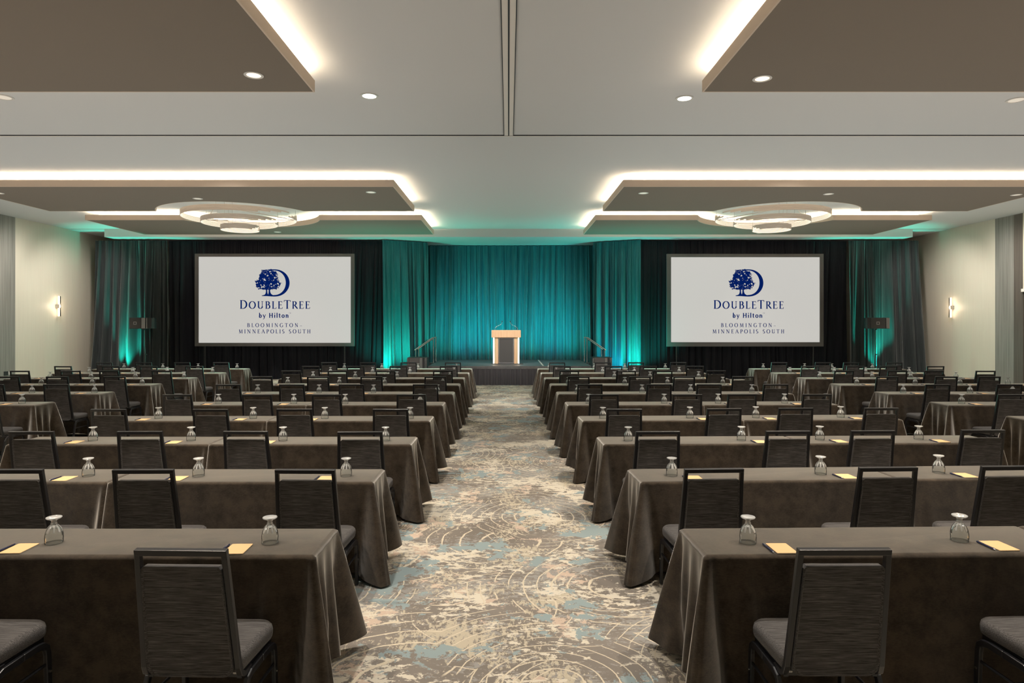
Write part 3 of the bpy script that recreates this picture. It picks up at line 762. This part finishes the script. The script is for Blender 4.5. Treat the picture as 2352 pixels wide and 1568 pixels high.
for u in (-1, 1):
    mb = MB().tube([(u * 0.385, 0, 1.15), (u * 0.38, 0, 1.22), (u * 0.33, 0, 1.27), (u * 0.2, 0, 1.33), (u * 0.155, 0, 1.37), (u * 0.14, 0, 1.42)], [0.011, 0.009, 0.006, 0.006, 0.008, 0.013], 8)
    mc = mb.build('microphone', M['steel'], t, smooth=True)
    MB().lathe([(0.015, 1.42), (0.018, 1.44), (0.012, 1.465)], 10, (u * 0.137, 0, 0)).build('windscreen', M['black_plastic'], mc, smooth=True)
spot((-1.6, 17.5, ZC - 0.1), (-0.08, 21.95, 1.3), 620, NEUT, 34, 0.9, 0.06)  # added pair of spots to brighten lectern and stage, no fixtures
spot((1.6, 17.5, ZC - 0.1), (-0.08, 21.95, 1.3), 620, NEUT, 34, 0.9, 0.06)

# loudspeakers on stands
def pa(px, u, side):
    D = 22.1; x = (px - CX) * D / F
    s = thing('speaker_stand', 'black tripod stand holding up the %s loudspeaker' % side, 'stand', (x, D, 0), 0, 'loudspeaker stands')
    MB().tube([(0, 0, 0.25), (0, 0, 1.80)], 0.02, 10).build('pole', M['black_metal'], s, smooth=True)
    MB().tube([(0, 0, 0.2), (0, 0, 0.95)], 0.03, 10).build('sleeve', M['black_metal'], s, smooth=True)
    MB().tube([(0.03, 0, 0.93), (0.07, 0, 0.93)], 0.016, 8).build('knob', M['black_plastic'], s)
    for q in range(3):
        a = R(90 + 120 * q); MB().tube([(0, 0, 0.55), (0.42 * math.cos(a), 0.42 * math.sin(a), 0.012)], 0.012, 6).build('leg', M['black_metal'], s)
    t = thing('loudspeaker', 'black boxy loudspeaker on the %s stand in front of the charcoal drape' % side, 'speaker', (x + (-0.03 * u if True else 0), D, 1.80), R(8) * u, 'loudspeakers on stands')
    if u > 0: c0, c1, t0, t1, h0, h1 = -0.42, -0.03, -0.02, 0.10, 0.13, 0.36
    else: c0, c1, t0, t1, h0, h1 = -0.24, 0.24, 0.26, 0.37, -0.36, -0.245
    MB().bbox((min(c0, t0), -0.15, 0.01), (max(c1, t1), 0.15, 0.39)).build('cabinet', M['black_plastic'], t, bevel=0.012)
    MB().bbox((c0 + 0.01, -0.165, 0.02), (c1 - 0.01, -0.15, 0.38)).build('grille', M['grille'], t, bevel=0.004)
    MB().bbox((t0, -0.168, 0.02), (t1, -0.15, 0.38)).build('side_trim', M['steel'], t)
    lg = MB().band([(-0.05, -0.05), (0.05, -0.05), (0.05, 0.05), (-0.05, 0.05)], [(-0.03, -0.03), (0.03, -0.03), (0.03, 0.03), (-0.03, 0.03)], 0, 0.004)
    lg.v = [(a_ + (c0 + c1) / 2, -0.166 - c_, b_ + 0.2) for a_, b_, c_ in lg.v]; lg.build('badge', M['steel'], t)
    hx = h1 if u > 0 else h0; hn = h0 if u > 0 else h1
    pts = [(hn, -0.15), (hx * 0.7 + hn * 0.3, -0.13), (hx, -0.06), (hx, 0.08), (hn, 0.15)]
    MB().prism(pts, 0.02, 0.38).build('rear_housing', M['black_plastic'], t)
    if u > 0: MB().bbox((0.13, -0.16, 0.02), (0.155, -0.14, 0.38)).build('side_trim', M['steel'], t)
    sg = 0.0
    MB().tube([(sg * 0.03, 0, -0.03), (sg * 0.03, 0, 0.02)], 0.035, 10).build('mount', M['black_metal'], t)
pa(333, 1, 'left'); pa(2010, -1, 'right')

# wall sconces
def sconce(px, py, u, lab):
    x = u * (XW - 0.0); d = abs(XW * F / (px - CX)); z = CZ - (py - HY) * d / F
    t = thing('wall_sconce', lab, 'wall lamp', (x, d, z), 0, 'vertical bar wall sconces')
    MB().bbox((-u * 0.0, -0.06, -0.06), (-u * 0.05, 0.06, 0.06)).build('backplate', M['steel'], t, bevel=0.004)
    MB().tube([(-u * 0.085, 0, -0.34), (-u * 0.085, 0, 0.34)], 0.032, 12).build('light_tube', M['glow'], t, smooth=True)
    MB().bbox((-u * 0.045, -0.05, -0.065), (-u * 0.125, 0.05, 0.065)).build('clasp', M['steel'], t, bevel=0.004)
    MB().bbox((-u * 0.120, -0.02, -0.34), (-u * 0.132, 0.02, 0.34)).build('front_bar', M['steel'], t)
    point((x - u * 0.2, d, z), 7, (1.0, 0.78, 0.55), 0.1)
sconce(130, 703, -1, 'slim glowing bar sconce on the beige left wall')
sconce(2189, 706, 1, 'slim glowing bar sconce on the beige right wall')
d0 = XW * F / (CX - 14)
t = thing('wall_outlet', 'black and white outlet plate low on the grey left wall', 'outlet', (-XW + 0.02, d0, CZ - (857 - HY) * d0 / F))
MB().bbox((0, -0.12, -0.06), (0.012, 0.05, 0.06)).build('cover_plate', M['black_plastic'], t)
MB().bbox((0, 0.06, -0.05), (0.012, 0.14, 0.05)).build('switch_plate', M['white_plastic'], t)

# ------------------------------------------------------------------ seating rows
TOP = 0.76; DEP = 0.457; LEN = 2.03
ROWY = [1212, 1076, 1002, 954.5, 922, 898.7, 880, 866, 854.7, 845.5]
ROWD = [F * (CZ - TOP) / (y - HY) for y in ROWY]
LEFTX = [-1.018, -1.04, -0.985, -0.99, -0.988, -0.970, -0.988, -1.0, -0.99, -1.0]
RIGHTX = [1.02, 1.0, 0.953, 0.917, 0.884, 0.86, 0.843, 0.813, 0.809, 0.80]
RT = [R(1.4), R(2.5), R(1.3), R(1.8), R(0.8), R(0.6), R(0.5), R(0.4), R(0.4), R(0.3)]

def cloth_mesh(seed, fl0, fl1):
    """tablecloth over a LEN x DEP top; local x 0..LEN, y 0 (front) .. DEP (back). fl0 / fl1: how far the ends spread"""
    rnd = random.Random(seed)
    rc = 0.02; per = []   # (x, y, nx, ny, arc distance to nearest corner, corner id, which side)
    def line(p, q, n_, side):
        for i in range(n_):
            t_ = (i + 0.5) / n_; per.append((p[0] + (q[0] - p[0]) * t_, p[1] + (q[1] - p[1]) * t_, side))
    x0, x1, y0, y1 = 0, LEN, 0, DEP
    def dense(L_): # cosine spacing, denser at the corners
        n_ = 64 if L_ > 1 else 34
        ts = []
        for i in range(n_): u_ = (i + 0.5) / n_; ts.append(0.5 - 0.5 * math.cos(PI * u_))
        return ts
    sides = [((x0 + rc, y0), (x1 - rc, y0), (0, -1)), ((x1, y0 + rc), (x1, y1 - rc), (1, 0)), ((x1 - rc, y1), (x0 + rc, y1), (0, 1)), ((x0, y1 - rc), (x0, y0 + rc), (-1, 0))]
    cors = [(x1 - rc, y0 + rc, -90), (x1 - rc, y1 - rc, 0), (x0 + rc, y1 - rc, 90), (x0 + rc, y0 + rc, 180)]
    for k_ in range(4):
        p, q, nn = sides[k_]; L_ = math.hypot(q[0] - p[0], q[1] - p[1])
        for t_ in dense(L_):
            per.append([p[0] + (q[0] - p[0]) * t_, p[1] + (q[1] - p[1]) * t_, nn[0], nn[1], min(t_ * L_, (1 - t_) * L_), (k_ - 1) % 4 if t_ < 0.5 else k_, k_])
        cx_, cy_, a_ = cors[k_]
        for i in range(5):
            b = R(a_ + 90 * (i + 0.5) / 5)
            per.append([cx_ + rc * math.cos(b), cy_ + rc * math.sin(b), math.cos(b), math.sin(b), 0.0, k_, 'c'])
    cd = [(1, -1), (1, 1), (-1, 1), (-1, -1)]
    F_ = [fl1, fl1, fl0, fl0]
    amp_c = [rnd.uniform(0.8, 1.15) for _ in range(4)]
    hemc = [rnd.uniform(0.008, 0.02), rnd.uniform(0.05, 0.1), rnd.uniform(0.05, 0.1), rnd.uniform(0.008, 0.02)]
    ph = [rnd.uniform(0, 6.3) for _ in range(8)]
    levels = [0, 0.015, 0.04, 0.1, 0.2, 0.32, 0.46, 0.6, 0.74, 0.87, 1.0]
    loops = []
    # rounded top edge
    for ins, dz in ((0.02, 0.0), (0.010, -0.0015), (0.003, -0.006)):
        loops.append([(x - nx * ins, y - ny * ins, TOP + dz) for x, y, nx, ny, a, c, s_ in per])
    for d in levels:
        lp = []
        for (x, y, nx, ny, a, c, s_) in per:
            w_ = 0.016 + 0.062 * d
            e = math.exp(-(a / w_) ** 2)
            dx, dy = cd[c]; fx = F_[c]
            diag = Vector((dx * fx, dy * (0.8 if s_ in (2,) else 1.0))); 
            side = Vector((nx, ny))
            o_ = side * (0.010 + 0.012 * d)
            if s_ in (1, 3):
                f_ = fl1 if s_ == 1 else fl0
                o_ = side * (0.006 + f_ * (0.03 * d + 0.036 * d * math.sin(y * 2 * PI / 0.15 + ph[s_]) * (1 - e)))
            elif s_ in (0, 2):
                o_ = side * (0.008 + 0.02 * d + 0.010 * d * math.sin(x * 5 + ph[0]) + 0.006 * d * math.sin(x * 13 + ph[2]))
                # a second soft fold a hand's width from the corner
                o_ += side * (0.035 * d * math.exp(-((a - 0.19 - 0.06 * d) / 0.045) ** 2) * (0.4 + 0.6 * F_[c]))
            o_ += diag * (0.125 * d ** 0.9 * amp_c[c]) * e
            # the corner fold is pinched: material just beside it falls inward
            o_ -= side * (0.045 * d * math.exp(-((a - 0.10 * d - 0.02) / 0.024) ** 2)) * (0.3 + F_[c])
            hem = 0.085 + 0.012 * math.sin(x * 9 + ph[4]) * (1 - e) - (0.085 - hemc[c]) * math.exp(-(a / 0.14) ** 2)
            z0 = TOP - 0.013
            lp.append((x + o_.x, y + o_.y, z0 + (hem - z0) * d))
        loops.append(lp)
    mb = MB().loops(loops, cap0=True, cap1=False)
    me = bpy.data.meshes.new('tablecloth'); me.from_pydata(mb.v, [], mb.f); me.update()
    bm = bmesh.new(); bm.from_mesh(me); bmesh.ops.recalc_face_normals(bm, faces=bm.faces); bm.to_mesh(me); bm.free()
    me.materials.append(M['cloth']); me.shade_smooth()
    return me
CLOTH = {}
for kname, (a, b) in {'L': (1.0, 0.02), 'R': (0.02, 1.0), 'M': (0.02, 0.02)}.items():
    CLOTH[kname] = [cloth_mesh(31 * i + ord(kname), a, b) for i in range(4)]

# chair prototype: origin on the floor under the top rail of the back, facing +Y
def chair_proto():
    t = thing('banquet_chair', 'chair', 'chair')
    def up(z, s): # point on the upright centre line
        k_ = (z - 0.40) / 0.58
        return (s * (0.215 - 0.0225 * k_), 0.095 - 0.095 * k_, z)
    # back frame: two uprights and the top bar in one bent tube, running on below the seat
    mb = MB()
    for s in (-1, 1):
        mb.bar([(s * 0.217, 0.20, 0.365), (s * 0.217, 0.13, 0.368), (s * 0.216, 0.105, 0.385), up(0.42, s), up(0.98, s)], 0.026, 0.026)
    a, b = up(0.967, -1), up(0.967, 1)
    mb.box((0, a[1], 0.967), (b[0] - a[0] + 0.026, 0.028, 0.028), Matrix.Rotation(R(9), 3, 'X'))
    mb.build('back_frame', M['black_metal'], t, bevel=0.003)
    # backrest pad, a rounded slab
    ls = []
    for wo, sh in ((-0.013, 0.012), (-0.020, 0.003), (-0.020, 0.0), (0.0, 0.0), (0.016, 0.0), (0.020, 0.006), (0.026, 0.02), (0.028, 0.06)):
        lp = []
        zt, zb = 0.905 - sh, 0.375 + sh
        def hw(z): return (0.215 - 0.0225 * (z - 0.40) / 0.58) - 0.017 - sh
        pts = [(-hw(zt) + 0.012, zt), (hw(zt) - 0.012, zt), (hw(zt), zt - 0.012)]
        pts += [(hw(0.8), 0.8), (hw(0.65), 0.65), (hw(0.5), 0.5), (hw(0.44), 0.44)]
        pts += [(hw(0.44) - 0.05 + 0.05 * math.cos(R(-90 * i / 5)), zb + 0.05 + 0.05 * math.sin(R(-90 * i / 5))) for i in range(1, 6)]
        full = pts + [(-x, z) for x, z in pts[2:][::-1]]
        for x, z in full:
            yy = 0.095 - 0.095 * (z - 0.40) / 0.58
            lp.append((x, yy + wo, z))
        ls.append(lp)
    MB().loops(ls).build('backrest', M['fabric'], t, smooth=35)
    # seat cushion
    def outline(ins, z):
        pts = []
        for (cx_, cy_, a0, r_) in ((0.145, 0.425, 0, 0.085), (-0.145, 0.425, 90, 0.085), (-0.185, 0.14, 180, 0.035), (0.185, 0.14, 270, 0.035)):
            for i in range(6):
                a_ = R(a0 + 90 * i / 5); pts.append((cx_ + (r_ - ins) * math.cos(a_), cy_ + (r_ - ins) * math.sin(a_), z))
        return pts
    MB().loops([outline(0.012, 0.378), outline(0.0, 0.386), outline(-0.003, 0.40), outline(-0.004, 0.42), outline(0.0, 0.437), outline(0.01, 0.447), outline(0.03, 0.4525)]).build('seat', M['fabric'], t, smooth=50)
    # seat frame rails and cross bars
    mb = MB()
    for s in (-1, 1): mb.bar([(s * 0.205, 0.12, 0.364), (s * 0.205, 0.46, 0.364)], 0.022, 0.026)
    for yy in (0.14, 0.46): mb.bar([(-0.2, yy, 0.364), (0.2, yy, 0.364)], 0.022, 0.026, (0, 1, 0))
    mb.build('seat_frame', M['black_metal'], t)
    for s in (-1, 1):
        x = s * 0.232
        # front leg curves out of the side rail, rear leg slants back
        MB().bar([(x, 0.30, 0.352), (x, 0.39, 0.352), (x, 0.43, 0.345), (x, 0.455, 0.325), (x, 0.463, 0.29), (x, 0.475, 0.006)], 0.022, 0.034).build('leg', M['black_metal'], t, bevel=0.004)
        MB().bar([(x, 0.30, 0.352), (x, 0.18, 0.350), (x, 0.145, 0.338), (x, 0.125, 0.30), (x, 0.05, 0.006)], 0.022, 0.034).build('leg', M['black_metal'], t, bevel=0.004)
        MB().tube([(x, 0.115, 0.24), (x, 0.463, 0.24)], 0.008, 6).build('side_brace', M['black_metal'], t)
        MB().box((s * 0.190, 0.118, 0.392), (0.022, 0.02, 0.035)).build('hinge_cap', M['white_plastic'], t, bevel=0.004)
        MB().tube([(x, 0.475, 0.006), (x, 0.475, 0.0)], 0.014, 8).tube([(x, 0.05, 0.006), (x, 0.05, 0.0)], 0.014, 8).build('foot_glide', M['white_plastic'], t)
        MB().tube([(x + s * 0.011, 0.467, 0.20), (x + s * 0.016, 0.467, 0.20)], 0.007, 8).build('rivet', M['chrome'], t)
    return t
CH = chair_proto(); ch_used = False

# goblet, upside down
def goblet_proto():
    pr = [(0.0436, 0.0), (0.0444, 0.0008), (0.0444, 0.0026), (0.0448, 0.015), (0.0452, 0.03), (0.0445, 0.045), (0.0415, 0.062), (0.036, 0.078), (0.027, 0.092), (0.0185, 0.1005), (0.0145, 0.106), (0.0165, 0.1095), (0.0135, 0.113), (0.013, 0.120), (0.0165, 0.1265), (0.025, 0.1315), (0.034, 0.1345), (0.0385, 0.1375), (0.0395, 0.1405), (0.038, 0.143),
          (0.030, 0.1425), (0.018, 0.1405), (0.0001, 0.1395)]
    inn = [(0.0001, 0.094), (0.012, 0.0925), (0.022, 0.086), (0.031, 0.074), (0.0375, 0.060), (0.0415, 0.045), (0.0427, 0.03), (0.0425, 0.015), (0.0418, 0.0)]
    seg = 28; mb = MB(); prof = pr[::-1] + [(0.0427, -0.0)] 
    prof = pr[::-1]
    vs = []; fs = []
    def ring(r_, z, fl):
        return [(r_ * (1 + fl * math.cos(9 * 2 * PI * k_ / seg)) * math.cos(2 * PI * k_ / seg), r_ * (1 + fl * math.cos(9 * 2 * PI * k_ / seg)) * math.sin(2 * PI * k_ / seg), z) for k_ in range(seg)]
    ls = [ring(r_, z, 0.012 if 0.03 < z < 0.1 else 0) for r_, z in prof] + [ring(r_, z, 0.03 if 0.03 < z < 0.09 else 0) for r_, z in inn[::-1]]
    mb.loops(ls)
    o = mb.build('water_goblet', M['glass'], smooth='all'); o.data.materials.append(M['thick_glass']); o.data.materials.append(M['glint_glass'])
    for p in o.data.polygons:
        z = p.center.z; q = math.hypot(p.center.x, p.center.y)
        if z > 0.097 or (z > 0.088 and q < 0.02) or z < 0.0: p.material_index = 1
        elif z < 0.0027: p.material_index = 2  # bright rim edge painted in white
        elif 0.058 < z and int((math.atan2(p.center.y, p.center.x) + PI) / (2 * PI) * 28) % 3 == 0: p.material_index = 2  # every third facet column whitened as painted sparkle
    return o
GOB = goblet_proto(); tag(GOB, 'x', 'glass')
# notepad
def pad_proto():
    t = thing('notepad', 'x', 'notepad')
    o_ = arc(0.05, 0.07, 0.006, 0, 90, 4) + arc(-0.05, 0.07, 0.006, 90, 180, 4) + arc(-0.05, -0.07, 0.006, 180, 270, 4) + arc(0.05, -0.07, 0.006, 270, 360, 4)
    MB().prism(o_, 0.0, 0.004).build('pages', M['pad_edge'], t)
    MB().prism(o_, 0.004, 0.005).build('cover', M['pad'], t)
    return t
PAD = pad_proto()
def pen_proto():
    t = thing('ballpoint_pen', 'x', 'pen')
    MB().tube([(0, -0.06, 0.0055), (0, 0.062, 0.0055)], 0.0052, 8).build('barrel', M['pen'], t, smooth=True)
    MB().tube([(0, -0.072, 0.0055), (0, -0.06, 0.0055)], [0.0012, 0.0048], 8).build('tip', M['silver'], t, smooth=True)
    MB().box((0, 0.035, 0.0115), (0.003, 0.045, 0.0018)).build('clip', M['silver'], t)
    return t
PEN = pen_proto()

ORD = ['first', 'second', 'third', 'fourth', 'fifth', 'sixth', 'seventh', 'eighth', 'ninth', 'tenth']
BL = {'CL': 'left centre block', 'CR': 'right centre block', 'OL': 'far left block', 'OR': 'far right block'}
def rowname(b, r):
    return '%s row from %s' % (ORD[r], 'camera') if b in ('CL', 'CR') else '%s row from stage' % ORD[9 - r]
AIS = {'CL': 'centre aisle', 'CR': 'centre aisle', 'OL': 'inner aisle', 'OR': 'inner aisle'}
CHAIRS = {
 'CL': [[416, -190], [701, 329, 29], [827, 564, 321, 72], [897, 676, 483, 249], [944.5, 750, 590, 407], [977, 807, 670, 524],
        [1000, 853, 730, 600], [1017, 885.5, 775, 669], [1030.5, 915, 816.6, 713.6], [1040.4, 938.4, 845, 755.5]],
 'CR': [[1939, 2548], [1640, 2040, 2320], [1511, 1810, 2005, 2258], [1434, 1663.5, 1828, 2024.5], [1387.5, 1579, 1705, 1877],
        [1355, 1514, 1629, 1782], [1329, 1470, 1571.5, 1707], [1307.5, 1438, 1522, 1645], [1290.7, 1409, 1488.6, 1596.7], [1279.6, 1384.4, 1461, 1558]],
 'OL': [[], [], [], [], [-42], [128.7, -20], [263, 131, 18.5], [371, 250, 162, 45], [446, 341, 254, 144.5], [507.5, 418, 329.7, 239.5]],
 'OR': [[], [], [], [], [2325], [2154.4, 2319], [2038, 2174, 2273], [1938.7, 2061.5, 2145.4, 2264], [1860.8, 1965, 2040.7, 2149], [1790, 1890.6, 1955.8, 2054]],
}
GLASS = {
 'CL': [[620, 124], [795, 456, 203], [885.5, 650, 439, 213.5], [942, 746, 581.6, 364], [965, 793, 674.8, 502], [1005, 858, 733, 592],
        [1017, 883.7, 779.7, 661], [1033, 912, 816, 719], [1043, 941.6, 855.7, 759], [1049, 960, 877, 791]],
 'CR': [[1718, 2204], [1543, 1885, 2156], [1443, 1703, 1883, 2110], [1384.7, 1584.7, 1736, 1931], [1352, 1525.5, 1649.5, 1802],
        [1326, 1474.8, 1586, 1727], [1305, 1435, 1533, 1660], [1290, 1411, 1493, 1604.6], [1277.6, 1384, 1457, 1560], [1261, 1365, 1435, 1528]],
 'OL': [[], [], [], [], [50.5], [217, 73.5], [326.5, 211.7, 95], [422.7, 311, 208.7, 115], [488.5, 384, 305, 205], [544.6, 455, 374, 285]],
 'OR': [[], [], [], [], [2208.7], [2074.8, 2228, 2326], [1968, 2102, 2205, 2315], [1882, 2003.6, 2092, 2196], [1814, 1916, 1987.8, 2088], [1753, 1848, 1910.7, 2004]],
}
PADX = {'CL': -0.125, 'OL': -0.17, 'CR': 0.15, 'OR': 0.16}
used = {'g': False, 'p': False, 'n': False}
rr = random.Random(3)
for b in ('CL', 'CR', 'OL', 'OR'):
    u = -1 if b in ('CL', 'OL') else 1
    for r in range(10):
        if b == 'OL' and r < 4: continue
        if b == 'OR' and r < 3: continue
        D0 = ROWD[r]; tilt = RT[r] if b == 'CR' else 0.0
        X0 = LEFTX[r] if b == 'CL' else (RIGHTX[r] if b == 'CR' else (-7.08 if b == 'OL' else 6.57))
        tt = math.tan(tilt)
        nt = 2 if r > 0 else 1
        if r == 0: nt = 2
        ax = math.cos(tilt); ay = math.sin(tilt)
        for k_ in range(nt):
            # cloth origin is its front left corner
            s0 = (X0 - (k_ + 1) * LEN - 0.012 * k_) if u < 0 else X0 + k_ * (LEN + 0.012)
            along = s0 - X0
            # front left corner in world
            ox = X0 + along * ax + DEP * ay; oy = D0 + along * ay - DEP * ax
            kind = ('R' if k_ == 0 else 'L') if u < 0 else ('L' if k_ == 0 else 'R')
            o = bpy.data.objects.new('tablecloth', CLOTH[kind][(r * 3 + k_ + (u > 0) * 2) % 4]); COL.objects.link(o)
            o.location = (ox, oy, 0); o.rotation_euler = (0, 0, tilt)
            pos = 'table beside' if k_ == 0 else 'table away from'
            tag(o, 'dark brown tablecloth, %s, %s, on %s %s' % (BL[b], rowname(b, r), pos, AIS[b]), 'tablecloth', 'brown tablecloths over the long tables')
        def place(px, back):   # point on the line "back" metres before the rear table edge
            kx = (px - CX) / F
            D = (D0 - back - tt * X0) / (1 - tt * kx); return kx * D, D
        for i, px in enumerate(CHAIRS[b][r]):
            x, y = place(px, DEP + 0.545 + rr.uniform(-0.015, 0.015))
            rz = tilt + R(rr.uniform(-1.5, 1.5))
            if b == 'CL' and r == 0: rz = R(-1.5)
            lb = 'black-framed banquet chair, %s, %s, %s seat from %s' % (BL[b], rowname(b, r), ORD[i], AIS[b])
            gp = 'banquet chairs in the %s' % BL[b]
            if not ch_used:
                CH.location = (x, y, 0); CH.rotation_euler = (0, 0, rz); CH['label'] = lb; CH['group'] = gp; ch_used = True
            else: dup(CH, (x, y, 0), rz, lb, gp)
        for i, px in enumerate(GLASS[b][r]):
            x, y = place(px, 0.262)
            lb = 'upturned water goblet, %s, %s, %s place from %s' % (BL[b], rowname(b, r), ORD[i], AIS[b])
            z = TOP + 0.0012
            if not used['g']:
                o = GOB; used['g'] = True
            else:
                o = GOB.copy(); COL.objects.link(o)
            o.location = (x, y, z); o.rotation_euler = (0, 0, rr.uniform(0, 6)); o['label'] = lb; o['group'] = 'upturned goblets in the %s' % BL[b]
            qx = x + PADX[b] * ax + rr.uniform(-0.01, 0.01); qy = y - 0.10 + rr.uniform(-0.008, 0.008)
            for key, pr, dx, dy, nm, gp in (('n', PAD, 0, 0, 'tan notepad', 'tan notepads'), ('p', PEN, -0.073, 0.0, 'slim dark blue pen', 'dark pens')):
                lb = '%s, %s, %s, %s place from %s' % (nm, BL[b], rowname(b, r), ORD[i], AIS[b])
                lc = (qx + dx, qy + dy, z); rz = tilt + R(rr.uniform(-3, 3)); gg = '%s in the %s' % (gp, BL[b])
                if not used[key]:
                    used[key] = True; pr.location = lc; pr.rotation_euler = (0, 0, rz); pr['label'] = lb; pr['group'] = gg
                else: dup(pr, lc, rz, lb, gg)
